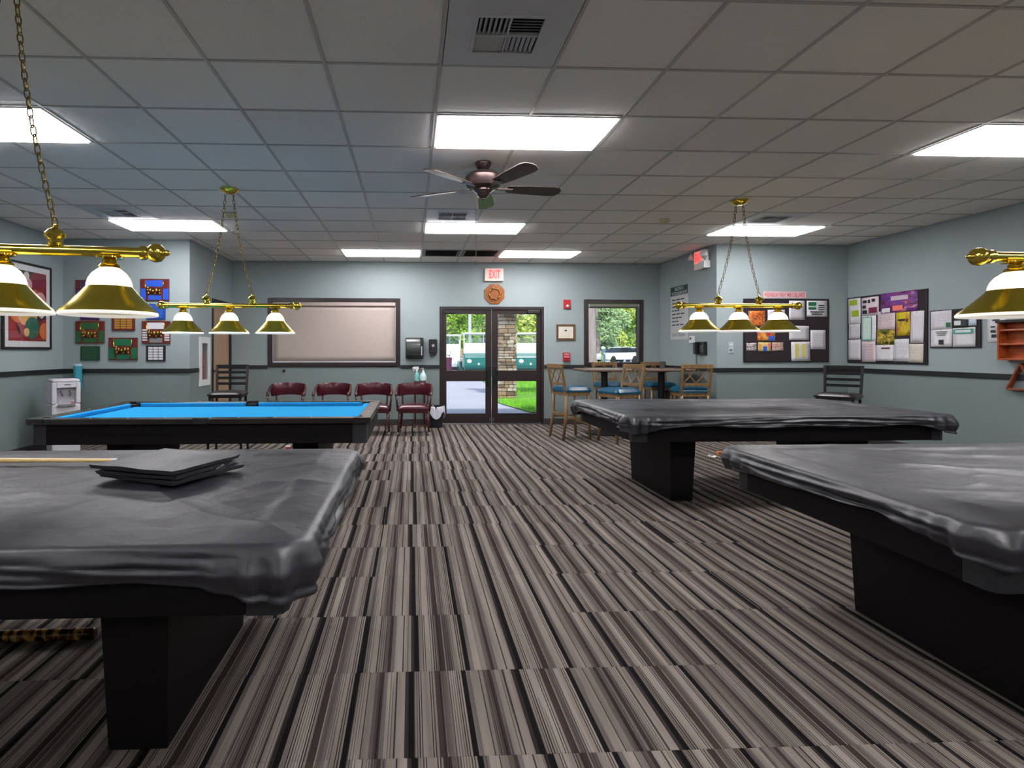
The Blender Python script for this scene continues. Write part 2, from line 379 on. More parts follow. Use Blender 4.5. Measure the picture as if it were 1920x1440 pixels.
# ------------------------------------------------------------------ common materials
BLACKTRIM = mat('black_trim', (26, 30, 32), .45, var=.1)
BRONZE = mat('dark_bronze_frame', (36, 25, 25), .4, metal=.0, var=.12, coat=.1)
WHITEP = mat('white_plastic', (214, 216, 218), .4, var=.02)
GREYP = mat('grey_plastic', (120, 124, 126), .45, var=.04)
BLACKP = mat('black_plastic', (24, 24, 27), .35, var=.05)
BRASS = mat('polished_brass', (224, 198, 84), .13, metal=1., var=.03)
BRASSD = mat('antique_brass_chain', (122, 104, 52), .3, metal=1., var=.1)
STEEL = mat('brushed_steel', (150, 152, 150), .3, metal=1., var=.05)
TABLEWOOD = wood('black_walnut_laminate', (8, 6, 7), (18, 12, 13), .6, 8., (12, 1, 1), coat=.0, spec=.2)
RAILWOOD = wood('black_glossy_rail', (30, 26, 27), (46, 40, 40), .22, 8., (12, 1, 1), coat=.5)
TABLECAP = mat('charcoal_corner_cap', (40, 42, 47), .5, metal=.1)
VINYL = None
def vinyl_mat():
    m, t, b, out = newmat('charcoal_vinyl'); L = t.links.new
    tc = N(t, 'ShaderNodeTexCoord')
    nz = N(t, 'ShaderNodeTexNoise'); nz.inputs['Scale'].default_value = 3.5; nz.inputs['Detail'].default_value = 7; nz.inputs['Roughness'].default_value = .62; L(tc.outputs['Object'], nz.inputs['Vector'])
    mx = N(t, 'ShaderNodeMix', data_type='RGBA'); mx.inputs[6].default_value = lin((21, 22, 30)); mx.inputs[7].default_value = lin((36, 36, 46)); L(nz.outputs['Fac'], mx.inputs[0]); L(mx.outputs[2], b.inputs['Base Color'])
    L(math_node(t, 'MULTIPLY_ADD', nz.outputs['Fac'], .26, .33), b.inputs['Roughness'])
    n2 = N(t, 'ShaderNodeTexNoise'); n2.inputs['Scale'].default_value = 26; n2.inputs['Detail'].default_value = 5; n2.inputs['Distortion'].default_value = .3; L(tc.outputs['Object'], n2.inputs['Vector'])
    bp = N(t, 'ShaderNodeBump'); bp.inputs['Strength'].default_value = .3; bp.inputs['Distance'].default_value = .008; L(n2.outputs['Fac'], bp.inputs['Height']); L(bp.outputs[0], b.inputs['Normal'])
    b.inputs['Specular IOR Level'].default_value = .85
    return m
VINYL = vinyl_mat()
# ================================================================== STRUCTURE
random.seed(7)
T_ = .15
# floor slab and carpet tiles
fl = MB()
fl.box(XL, XR, YF, YS, -.12, -.012); fl.box(XAL, XAR, YS, YB + .02, -.12, -.012)
floor = struct(fl.build('floor', mat('floor_slab', (90, 86, 84), .9)))
def room_rects(x0, x1, y0, y1):
    out = []
    for (a, b, c, d) in ((XL, XR, YF, YS), (XAL, XAR, YS, YB)):
        u0, u1, v0, v1 = max(x0, a), min(x1, b), max(y0, c), min(y1, d)
        if u1 - u0 > .01 and v1 - v0 > .01: out.append((u0, u1, v0, v1))
    return out
def in_frame(x0, x1, y0, y1, z):
    n = 0
    for x in (x0, (x0 + x1) / 2, x1):
        for y in (y0, (y0 + y1) / 2, y1):
            p = proj(x, y, z)
            if p and -5 < p[0] < 1925 and -5 < p[1] < 1445: n += 1
    return n
cells = []
i0, i1 = math.floor((XL - CX0) / CT), math.ceil((XR - CX0) / CT); j0, j1 = math.floor((YF - CY0) / CT), math.ceil((YB - CY0) / CT)
for i in range(i0, i1):
    for j in range(j0, j1):
        for r_ in room_rects(CX0 + i * CT, CX0 + (i + 1) * CT, CY0 + j * CT, CY0 + (j + 1) * CT): cells.append(r_)
vis = sorted([c for c in cells if in_frame(*c, 0) and c[3] > 1.2], key=lambda c: math.hypot((c[0] + c[1]) / 2, (c[2] + c[3]) / 2))
near = vis[:300]; nearset = set(near)
_tm = {}
def tile_mesh(dx, dy, th, m, gap, bev):
    k = (round(dx, 3), round(dy, 3), th, bev)
    if k not in _tm:
        a, b = dx / 2 - gap, dy / 2 - gap
        mb = MB(); mb.add([(-a, -b, 0), (a, -b, 0), (a, b, 0), (-a, b, 0), (-a, -b, th - bev), (a, -b, th - bev), (a, b, th - bev), (-a, b, th - bev),
                           (-a + bev, -b + bev, th), (a - bev, -b + bev, th), (a - bev, b - bev, th), (-a + bev, b - bev, th)],
                          [(3, 2, 1, 0), (0, 1, 5, 4), (1, 2, 6, 5), (2, 3, 7, 6), (3, 0, 4, 7), (4, 5, 9, 8), (5, 6, 10, 9), (6, 7, 11, 10), (7, 4, 8, 11), (8, 9, 10, 11)])
        _tm[k] = mb.mesh('carpet_tile' if m is CARPET else 'ceiling_tile', m)
    return _tm[k]
for c in near:
    link('carpet_tile', tile_mesh(c[1] - c[0], c[3] - c[2], .012, CARPET, .0002, .0012), floor, ((c[0] + c[1]) / 2, (c[2] + c[3]) / 2, -.012))
rest = MB()
for c in cells:
    if c not in nearset: rest.box(c[0] + .0002, c[1] - .0002, c[2] + .0002, c[3] - .0002, -.012, 0)
o = rest.build('carpet_field', CARPET, floor); o['kind'] = 'stuff'

# ceiling: slab, lay-in tiles, grid bars
cl = MB(); cl.box(XL - T_, XR + T_, YF - T_, YB + .3, CEIL + .03, CEIL + .15)
ceiling = struct(cl.build('ceiling', mat('ceiling_deck', (120, 118, 115), .9)))
PANELS = [(.15, 3.63), (-3.51, 3.63), (3.81, 3.63), (-3.51, 6.68), (.15, 6.68), (3.81, 6.68), (-1.069, 8.51), (1.369, 8.51),
          (.15, .58), (-3.51, .58), (3.81, .58), (.15, -2.47), (-3.51, -2.47), (3.81, -2.47)]
VENTS = [(.15, 2.41), (.15, 6.07), (-3.51, 6.07), (3.81, 6.07), (.15, 8.51), (.76, 8.51)]
def taken(x, y):
    for (a, b) in PANELS:
        for k in (0, 1):
            if abs(x - a - k * TILE) < .1 and abs(y - b) < .1: return True
    return any(abs(x - a) < .1 and abs(y - b) < .1 for a, b in VENTS)
GRID = mat('ceiling_grid_metal', (186, 184, 180), .5, var=.05)
ctiles = []
for i in range(-9, 11):
    for j in range(-12, 12):
        x, y = GX0 + i * TILE, GY0 + j * TILE
        if taken(x, y): continue
        for r_ in room_rects(x, x + TILE, y, y + TILE): ctiles.append(r_)
far_t = MB()
random.seed(3)
for c in ctiles:
    dx, dy = c[1] - c[0], c[3] - c[2]
    if dx < .06 or dy < .06: continue
    if in_frame(*c, CEIL):
        # tile face looks down: flip the bevelled slab, a touch of uneven seating
        link('ceiling_tile', tile_mesh(dx, dy, .016, CTILE, .007, .004), ceiling, ((c[0] + c[1]) / 2, (c[2] + c[3]) / 2, CEIL + .0215 + random.uniform(-.001, .001)), (PI, 0, 0))
    else: far_t.box(c[0] + .007, c[1] - .007, c[2] + .007, c[3] - .007, CEIL + .0055, CEIL + .0215)
o = far_t.build('ceiling_tile_field', CTILE, ceiling); o['kind'] = 'stuff'
for i in range(-9, 11):
    x = GX0 + i * TILE
    if XL + .05 < x < XR - .05:
        y1 = YB if XAL < x < XAR else YS
        # main runners are interrupted by the light panels that span two columns
        cuts = sorted((b, b + TILE) for a, b in PANELS if abs(a + TILE - x) < .05)
        y = YF
        for (c0, c1) in cuts + [(y1, None)]:
            if c0 - y > .02: bx(ceiling, 'grid_bar', (x - .009, x + .009, y, c0, CEIL, CEIL + .012), GRID)
            y = c1
for j in range(-12, 12):
    y = GY0 + j * TILE
    if YF + .05 < y < YB - .05:
        a, b = (XL, XR) if y < YS else (XAL, XAR)
        bx(ceiling, 'grid_bar', (a, b, y - .008, y + .008, CEIL + .0006, CEIL + .012), GRID)

# walls
def wall(name, boxes, rects=None):
    mb = MB()
    for b in boxes: mb.box(*b)
    return struct(mb.build(name, WALL))
H1 = CEIL + .03
DOOR = (onY(824, 575, YB).x, onY(1020, 575, YB).x, onY(921, 575, YB).z)
W1 = (onY(502, 559, YB).x, onY(750.5, 559, YB).x, onY(626, 686, YB).z, onY(626, 559, YB).z)
W2 = (onY(1095, 562, YB).x, onY(1206, 562, YB).x, onY(1150, 687, YB).z, onY(1150, 562, YB).z)
W1 = (W1[0], W1[1], W2[2], W1[3])
yb0, yb1 = YB, YB + .16
wall('wall_back', [(XAL - .16, W1[0], yb0, yb1, 0, H1), (W1[0], W1[1], yb0, yb1, 0, W1[2]), (W1[0], W1[1], yb0, yb1, W1[3], H1), (W1[1], DOOR[0], yb0, yb1, 0, H1),
                   (DOOR[0], DOOR[1], yb0, yb1, DOOR[2], H1), (DOOR[1], W2[0], yb0, yb1, 0, H1), (W2[0], W2[1], yb0, yb1, 0, W2[2]), (W2[0], W2[1], yb0, yb1, W2[3], H1), (W2[1], XAR + .16, yb0, yb1, 0, H1)])
wall('wall_left', [(XL - .16, XL, YF, YS + .16, 0, H1)])
wall('wall_right', [(XR, XR + .16, YF, YS + .16, 0, H1)])
wall('wall_left_return', [(XL, XAL, YS, YS + .16, 0, H1)])
wall('wall_right_return', [(XAR, XR, YS, YS + .16, 0, H1)])
D2 = (onX(397, 650, XAL).y, onX(434, 650, XAL).y)         # the tan door in the left side of the alcove
D2 = (D2[0], min(D2[1], YB - .07))
EXC = (onX(373, 634, XAL), onX(391, 719, XAL))              # recess for the extinguisher cabinet
wall('wall_left_alcove', [(XAL - .16, XAL, YS + .16, EXC[0].y, 0, H1), (XAL - .16, XAL, EXC[1].y, D2[0], 0, H1), (XAL - .16, XAL, EXC[0].y, EXC[1].y, 0, EXC[1].z), (XAL - .16, XAL, EXC[0].y, EXC[1].y, EXC[0].z, H1), (XAL - .16, XAL, D2[0], D2[1], 2.06, H1), (XAL - .16, XAL, D2[1], YB, 0, H1)])
wall('wall_right_alcove', [(XAR, XAR + .16, YS + .16, YB, 0, H1)])
wall('wall_front', [(XL - .16, XR + .16, YF - .16, YF, 0, H1)])

# chair rail (black) and baseboards
RZ0, RZ1 = .965, 1.022
def rail(name, dims, z0, z1, m):
    return struct(MB().box(*dims, z0, z1).build(name, m, bevel=.004))
e = .02
k = 1
for d in [(XL + .0005, XL + e, YF, YS - e), (XL + .0005, XAL - .0, YS - e, YS - .0005), (XAL + .0005, XAL + e, YS - e, EXC[0].y - .04), (XAL + e, W1[0] - .001, YB - e, YB - .0005),
          (W1[1] + .001, DOOR[0] - .001, YB - e, YB - .0005), (DOOR[1] + .001, W2[0] - .001, YB - e, YB - .0005), (W2[1] + .001, XAR - e, YB - e, YB - .0005),
          (XAR - e, XAR - .0005, YS - e, YB - .0005), (XAR, XR - e, YS - e, YS - .0005), (XR - e, XR - .0005, YF, YS - .0005)]:
    rail('trim_%d' % k, d, RZ0, RZ1, BLACKTRIM); k += 1
BASE = mat('dark_vinyl_base', (58, 54, 54), .5)
e = .012
for nm, d in [('left', (XL + .0005, XL + e, YF, YS - e)), ('left_return', (XL + .0005, XAL, YS - e, YS - .0005)), ('left_alcove', (XAL + .0005, XAL + e, YS - e, D2[0] - .06)),
              ('back_left', (XAL + e, DOOR[0] - .001, YB - e, YB - .0005)), ('back_right', (DOOR[1] + .001, XAR - e, YB - e, YB - .0005)),
              ('right_alcove', (XAR - e, XAR - .0005, YS - e, YB - .0005)), ('right_return', (XAR, XR - e, YS - e, YS - .0005)), ('right', (XR - e, XR - .0005, YF, YS - .0005))]:
    rail('baseboard_' + nm, d, .001, .1, BASE)

# double glass entrance door
d1 = root_struct('door_1', ((DOOR[0] + DOOR[1]) / 2, YB + .06, 0))
dw = (DOOR[1] - DOOR[0]) / 2; dh = DOOR[2]
fm = MB(); fm.box(-dw, -dw + .045, -.055, .06, 0, dh - .001); fm.box(dw - .045, dw, -.055, .06, 0, dh - .001); fm.box(-dw + .045, dw - .045, -.055, .06, dh - .045, dh - .001)
fm.build('door_frame', BRONZE, d1, bevel=.004)
bx(d1, 'threshold', (-dw + .045, dw - .045, -.055, .07, .0005, .018), STEEL, .003)
lw = dw - .045
for sx in (-1, 1):
    a, b = (-lw, -.004) if sx < 0 else (.004, lw)
    z = [.022, .185, .74, .925, dh - .125, dh - .05]
    leaf = MB(); st_ = .1
    leaf.box(a, a + (.075 if sx < 0 else st_), -.022, .022, z[0], z[5]); leaf.box(b - (st_ if sx < 0 else .075), b, -.022, .022, z[0], z[5])
    ia, ib = a + (.075 if sx < 0 else st_), b - (st_ if sx < 0 else .075)
    for (q0, q1) in ((z[0], z[1]), (z[2], z[3]), (z[4], z[5])): leaf.box(ia, ib, -.022, .022, q0, q1)
    lf = leaf.build('door_leaf', BRONZE, d1, bevel=.003)
    for (q0, q1) in ((z[1], z[2]), (z[3], z[4])):
        bx(lf, 'pane', (ia - .004, ib + .004, -.003, .003, q0 - .004, q1 + .004), GLASS)
    cx = sx * .055
    hd = MB(); hd.box(cx - .045, cx + .045, -.036, -.0225, .66, 1.0); hd.build('push_plate', BLACKP, lf, bevel=.006)
    pm = MB(); pm.tube([(cx + sx * .02, -.03, .70), (cx + sx * .02, -.075, .72), (cx + sx * .02, -.075, .93), (cx + sx * .02, -.03, .95)], .011, 8); pm.build('pull_handle', BLACKP, lf, smooth=True)
    cm = MB(); q = a + .02 if sx < 0 else b - .24
    cm.box(q, q + .22, -.075, -.0225, dh - .115, dh - .06); cm.build('door_closer', GREYP if False else BRONZE, lf, bevel=.006)
    bm_ = MB(); q = sx * .03; bm_.box(q - .008, q + .008, -.03, -.0225, .05, .11); bm_.build('floor_bolt', STEEL, lf)

# tan side door
TAN = wood('tan_door_laminate', (158, 128, 100), (176, 146, 116), .45, 5., (1, 1, 12))
d2 = root_struct('door_2', (XAL - .02, (D2[0] + D2[1]) / 2, 0), PI / 2)
hw = (D2[1] - D2[0]) / 2
fm = MB(); fm.box(-hw, -hw + .05, -.035, .10, 0, 2.058); fm.box(hw - .05, hw, -.035, .10, 0, 2.058); fm.box(-hw + .05, hw - .05, -.035, .10, 2.01, 2.058)
fm.build('door_frame', BLACKTRIM, d2, bevel=.003)
lf = bx(d2, 'door_leaf', (-hw + .053, hw - .053, -.005, .035, .008, 2.007), TAN, .003)
kn = MB(); kn.lathe([(.001, 0), (.03, 0), (.03, .008), (.012, .012), (.012, .035), (.03, .045), (.034, .06), (.025, .072), (.001, .075)], 16, M=Matrix.Translation((-hw + .12, -.005, .95)) @ Matrix.Rotation(PI / 2, 4, 'X'))
kn.build('door_knob', mat('satin_bronze_knob', (120, 96, 70), .3, metal=1.), lf, smooth=True)

# windows
def window(n, Wd, blind):
    cx, w2 = (Wd[0] + Wd[1]) / 2, (Wd[1] - Wd[0]) / 2; z0, z1 = Wd[2], Wd[3]
    r_ = root_struct('window_%d' % n, (cx, YB + .05, 0))
    f = .075; mb = MB()
    mb.box(-w2, -w2 + f, -.065, .08, z0, z1); mb.box(w2 - f, w2, -.065, .08, z0, z1); mb.box(-w2 + f, w2 - f, -.065, .08, z1 - .07, z1); mb.box(-w2 + f, w2 - f, -.065, .08, z0, z0 + .07)
    mb.build('window_frame', BRONZE, r_, bevel=.005)
    bx(r_, 'pane', (-w2 + f - .004, w2 - f + .004, .02, .026, z0 + .066, z1 - .066), GLASS)
    return cx, w2, z0, z1
BLIND = mat('beige_blind_fabric', (176, 164, 156), .85, var=.03, bump=.15, bscale=300)
cx, w2, z0, z1 = window(1, W1, True)
t = thing('roller_blind', 'beige roller blind pulled fully down over the wide window', 'blind', (cx, YB + .03, z0))
hh = z1 - z0
mb = MB(); mb.grid(lambda u, v: (-w2 + .085 + u * (2 * w2 - .17), -.012 + .003 * math.sin(v * 5), .085 + v * (hh - .20)), 20, 10)
mb.build('blind_fabric', BLIND, t, smooth='all').modifiers.new('solid', 'SOLIDIFY').thickness = .002
bx(t, 'blind_cassette', (-w2 + .08, w2 - .08, -.05, .005, hh - .135, hh - .072), mat('beige_blind_cassette', (172, 158, 150), .5), .012)
bx(t, 'bottom_bar', (-w2 + .083, w2 - .083, -.02, -.002, .072, .092), mat('pale_metal_bar', (205, 205, 215), .3, metal=.4), .004)
for sx in (-1, 1): bx(t, 'side_guide', (sx * (w2 - .079) - .003, sx * (w2 - .079) + .003, -.018, -.004, .08, hh - .09), mat('pale_metal_bar', (205, 205, 215)))
cx, w2, z0, z1 = window(2, W2, False)
t = thing('roller_blind', 'grey roller blind rolled up at the top of the small window', 'blind', (cx, YB + .03, z1 - .15))
mb = MB(); mb.tube([(-w2 + .085, -.025, .045), (w2 - .085, -.025, .045)], .028, 16); mb.build('blind_roll', mat('grey_green_blind', (132, 134, 122), .8, bump=.2), t, smooth=True)
bx(t, 'bottom_bar', (-w2 + .09, w2 - .09, -.012, -.004, .004, .03), mat('grey_green_blind', (132, 134, 122)), .003)
for sx in (-1, 1): bx(t, 'bracket', (sx * (w2 - .082) - .004, sx * (w2 - .082) + .004, -.055, .0, .01, .075), WHITEP, .002)
# ================================================================== CEILING FIXTURES
FRAMEW = mat('white_enamel_frame', (220, 218, 216), .4, var=.02)
plabels = {0: 'bright fluorescent ceiling panel directly in front of the ceiling fan', 1: 'bright fluorescent ceiling panel cut by the left edge, behind the nearest lamp chain', 2: 'bright fluorescent ceiling panel cut by the right edge of the picture',
           3: 'bright fluorescent ceiling panel above the blue cloth pool table', 4: 'bright fluorescent ceiling panel just beyond the ceiling fan and its vent', 5: 'bright fluorescent ceiling panel behind the lamp over the far covered table',
           6: 'far fluorescent ceiling panel above the window with the beige blind', 7: 'far fluorescent ceiling panel in front of the exit sign over the entrance',
           8: 'fluorescent ceiling panel above the viewer', 9: 'fluorescent ceiling panel above the viewer, left of its row', 10: 'fluorescent ceiling panel above the viewer, right of its row',
           11: 'fluorescent ceiling panel behind the viewer, middle of its row', 12: 'fluorescent ceiling panel behind the viewer, left of its row', 13: 'fluorescent ceiling panel behind the viewer, right of its row'}
lens = None
for k, (x, y) in enumerate(PANELS):
    t = thing('ceiling_light', plabels[k], 'ceiling light', (x + TILE, y + TILE / 2, CEIL), 0, 'fluorescent ceiling panels')
    a, b = TILE - .013, TILE / 2 - .013
    f = MB()
    for q in ((-a, a, -b, -b + .018), (-a, a, b - .018, b), (-a, -a + .018, -b + .018, b - .018), (a - .018, a, -b + .018, b - .018)): f.box(*q, -.004, .018)
    if lens is None:
        fme = f.mesh('frame', FRAMEW); lens = MB().box(-a + .018, a - .018, -b + .018, b - .018, -.014, .010).mesh('diffuser', PANEL)
    link('frame', fme, t); link('diffuser', lens, t)

VENTW = mat('white_enamel_vent', (198, 200, 204), .4, var=.03); VDARK = mat('dark_duct', (22, 22, 24), .8)
vlabels = ['square white air vent at the top of the picture, nearest one', 'white air vent between the ceiling fan and the panel behind it', 'white air vent beside the panel above the blue table', 'white air vent beside the panel over the far covered table',
           'dark return grille left of its twin above the entrance', 'dark return grille right of its twin above the entrance']
for k, (x, y) in enumerate(VENTS):
    t = thing('ceiling_vent', vlabels[k], 'vent', (x + TILE / 2, y + TILE / 2, CEIL), 0, 'ceiling vents')
    a = TILE / 2 - .013
    if k < 4:
        g = .155; f = MB()
        for q in ((-a, a, -a, -g), (-a, a, g, a), (-a, -g, -g, g), (g, a, -g, g)): f.box(*q, .0, .014)
        f.build('face_plate', VENTW, t)
        f = MB()
        for q in ((-g - .012, g + .012, -g - .012, -g + .004), (-g - .012, g + .012, g - .004, g + .012), (-g - .012, -g + .004, -g + .004, g - .004), (g - .004, g + .012, -g + .004, g - .004)): f.box(*q, -.006, .002)
        f.build('grille_rim', VENTW, t)
        bx(t, 'duct', (-g, g, -g, g, .026, .029), VDARK)
        bx(t, 'divider', (-.004, .004, -g, g, -.004, .014), VENTW); bx(t, 'divider', (-g, g, -.004, .004, -.004, .014), VENTW)
        # four-way pattern: two quadrants of blades run along y, two along x
        for (qx, qy) in ((-1, -1), (1, 1), (1, -1), (-1, 1)):
            for i in range(6):
                c = .018 + i * .0235
                if qx == qy:
                    M = Matrix.Translation((qx * c, qy * .077, .006)) @ Matrix.Rotation(qx * R(40), 4, 'Y')
                    MB().box(-.009, .009, -.071, .071, -.0008, .0008, M).build('blade', VENTW, t)
                else:
                    M = Matrix.Translation((qx * .077, qy * c, .006)) @ Matrix.Rotation(-qy * R(40) , 4, 'X')
                    MB().box(-.071, .071, -.009, .009, -.0008, .0008, M).build('blade', VENTW, t)
    else:
        f = MB(); g = a - .05
        for q in ((-a, a, -a, -g), (-a, a, g, a), (-a, -g, -g, g), (g, a, -g, g)): f.box(*q, .0, .012)
        DGR = mat('dark_return_grille', (74, 72, 70), .5)
        f.build('grille_frame', DGR, t); bx(t, 'duct', (-g, g, -g, g, .024, .027), VDARK)
        for i in range(12):
            yy = -g + (i + .5) * 2 * g / 12
            MB().box(-g, g, -.016, .016, -.0008, .0008, Matrix.Translation((0, yy, .007)) @ Matrix.Rotation(R(35), 4, 'X')).build('blade', DGR, t)

# smoke detectors
def detector(p, label):
    t = thing('smoke_detector', label, 'detector', (p.x, p.y, CEIL))
    MB().lathe([(.001, 0), (.062, 0), (.062, -.012), (.05, -.03), (.03, -.04), (.001, -.04)], 20).build('housing', mat('yellowed_plastic', (196, 188, 150), .5), t, smooth=True)
    MB().lathe([(.022, -.039), (.022, -.046), (.001, -.047)], 12).build('sensor_cap', mat('yellowed_plastic', (196, 188, 150)), t, smooth=True)
detector(onZ(1246, 412, CEIL), 'round smoke detector on the ceiling left of the right hanging lamp')
detector(onZ(432, 401, CEIL), 'round smoke detector on the ceiling behind the lamp over the blue table')

# ceiling fan, blades at rest
fp = onZ(906, 306, CEIL)
fan = thing('ceiling_fan', 'dark bronze ceiling fan with five blades and a pull chain', 'fan', (fp.x, fp.y, CEIL))
FANB = mat('oil_rubbed_bronze', (78, 64, 62), .28, metal=.7, var=.1); BLADEM = wood('dark_walnut_blade', (52, 42, 39), (80, 66, 60), .4, 5, (12, 1, 1))
MB().lathe([(.001, 0), (.066, 0), (.066, -.012), (.05, -.045), (.034, -.055), (.034, -.085), (.001, -.085)], 28).build('canopy', FANB, fan, smooth=True)
MB().lathe([(.03, -.06), (.06, -.065), (.118, -.085), (.143, -.115), (.143, -.17), (.13, -.195), (.09, -.21), (.001, -.21)], 36).build('motor_housing', FANB, fan, smooth=True)
MB().lathe([(.075, -.2), (.075, -.225), (.052, -.245), (.045, -.265), (.028, -.278), (.012, -.285), (.001, -.287)], 24).build('switch_cup', FANB, fan, smooth=True)
MB().ball((0, 0, -.287), .014).build('finial', FANB, fan, smooth=True)
for k in range(5):
    a = R(8 + 72 * k)
    M = Matrix.Rotation(a, 4, 'Z')
    iron = MB(); iron.prism([(.10, -.012), (.21, -.03), (.24, -.03), (.24, .03), (.21, .03), (.10, .012)], -.0025, .0025, M @ Matrix.Translation((0, 0, -.205)) @ Matrix.Rotation(PI / 2, 4, 'X'))
    iron.build('blade_iron', FANB, fan, bevel=.001)
    out = [(.2, -.05), (.36, -.066), (.58, -.074), (.63, -.06), (.655, -.02), (.655, .02), (.63, .06), (.58, .074), (.36, .066), (.2, .05)]
    MB().prism(out, -.0035, .0035, M @ Matrix.Translation((0, 0, -.199)) @ Matrix.Rotation(R(-13), 4, 'X') @ Matrix.Rotation(PI / 2, 4, 'X')).build('blade', BLADEM, fan, bevel=.0015)
zend = onY(892, 497, fp.y).z - CEIL
MB().tube([(-.055, -.02, -.22), (-.06, -.02, -.24), (-.06, -.02, zend + .03)], .0016, 6).build('pull_chain', BRASSD, fan)
MB().lathe([(.001, 0), (.006, .004), (.009, .02), (.005, .034), (.001, .036)], 10, (-.06, -.02, zend)).build('chain_fob', mat('dark_fob', (52, 44, 40), .4), fan, smooth=True)
MB().tube([(-.062, .02, -.22), (-.066, .02, -.235), (-.066, .02, -.30)], .0022, 6).build('pull_chain', mat('pale_gold_chain', (226, 208, 150), .3, metal=1.), fan)

# ================================================================== BILLIARD LAMPS
def ribbed_glass():
    m, t, b, out = newmat('ribbed_white_glass'); L = t.links.new
    b.inputs['Base Color'].default_value = (.85, .84, .8, 1); b.inputs['Roughness'].default_value = .25
    b.inputs['Emission Color'].default_value = (1, .95, .88, 1); b.inputs['Emission Strength'].default_value = 1.0
    b.inputs['Transmission Weight'].default_value = .3
    nz = N(t, 'ShaderNodeTexNoise'); nz.inputs['Scale'].default_value = 8.
    L(math_node(t, 'MULTIPLY_ADD', nz.outputs['Fac'], .5, .1), b.inputs['Emission Strength'])
    return m
RIBG = ribbed_glass()
RIMG = mat('white_glass_rim', (236, 234, 230), .3, var=.01, emit=.55, ecol=(255, 250, 240))
BULBM = mat('lit_bulb', (255, 244, 225), .4, var=.0, emit=6., ecol=(255, 238, 205))
SHADEB = mat('satin_brass_shade', (212, 194, 76), .24, metal=1., var=.03)
def chain_link_mesh():
    mb = MB(); n, m = 12, 5
    vs = []
    for i in range(n):
        a = 2 * PI * i / n
        cx, cz = .0085 * math.cos(a), .019 * math.sin(a)
        for j in range(m):
            q = 2 * PI * j / m; rr = .0023
            vs.append((cx + rr * math.cos(q) * math.cos(a), rr * math.sin(q), cz + rr * math.cos(q) * math.sin(a)))
    fs = [(i * m + j, ((i + 1) % n) * m + j, ((i + 1) % n) * m + (j + 1) % m, i * m + (j + 1) % m) for i in range(n) for j in range(m)]
    return mb.add(vs, fs).mesh('chain_link', BRASSD, True)
LINK = chain_link_mesh()
def shade_meshes(Rr):
    k = Rr / .2
    cone = MB().lathe([(Rr, .012), (Rr * .975, .020), (.152 * k, .058), (.110 * k, .101), (.095 * k, .118), (.090 * k, .118), (.106 * k, .099), (.148 * k, .055), (Rr * .96, .013)], 56)
    rim = MB().lathe([(Rr * .96, .013), (Rr, .013), (Rr + .002, .006), (Rr, .0), (Rr * .965, -.001), (Rr * .955, .006), (Rr * .96, .013)], 56, caps=False)
    n = 96; prof = [(.091, .112), (.0905, .130), (.083, .152), (.068, .174), (.048, .190), (.036, .197), (.030, .199)]
    vs = []
    for r_, z in prof:
        for j in range(n):
            rr = r_ * k * (1 + (.03 if j % 2 else -.012)); vs.append((rr * math.cos(2 * PI * j / n), rr * math.sin(2 * PI * j / n), z))
    fs = [(i * n + j, i * n + (j + 1) % n, (i + 1) * n + (j + 1) % n, (i + 1) * n + j) for i in range(len(prof) - 1) for j in range(n)]
    dome = MB().add(vs, fs)
    neck = MB().lathe([(.001, .196), (.040, .196), (.042, .202), (.036, .210), (.026, .214), (.03, .222), (.022, .230), (.014, .236), (.014, .25), (.001, .25)], 24)
    return cone.mesh('shade', SHADEB, True), rim.mesh('glass_rim', RIMG, True), dome.mesh('glass_dome', RIBG, True), neck.mesh('neck', BRASS, True)
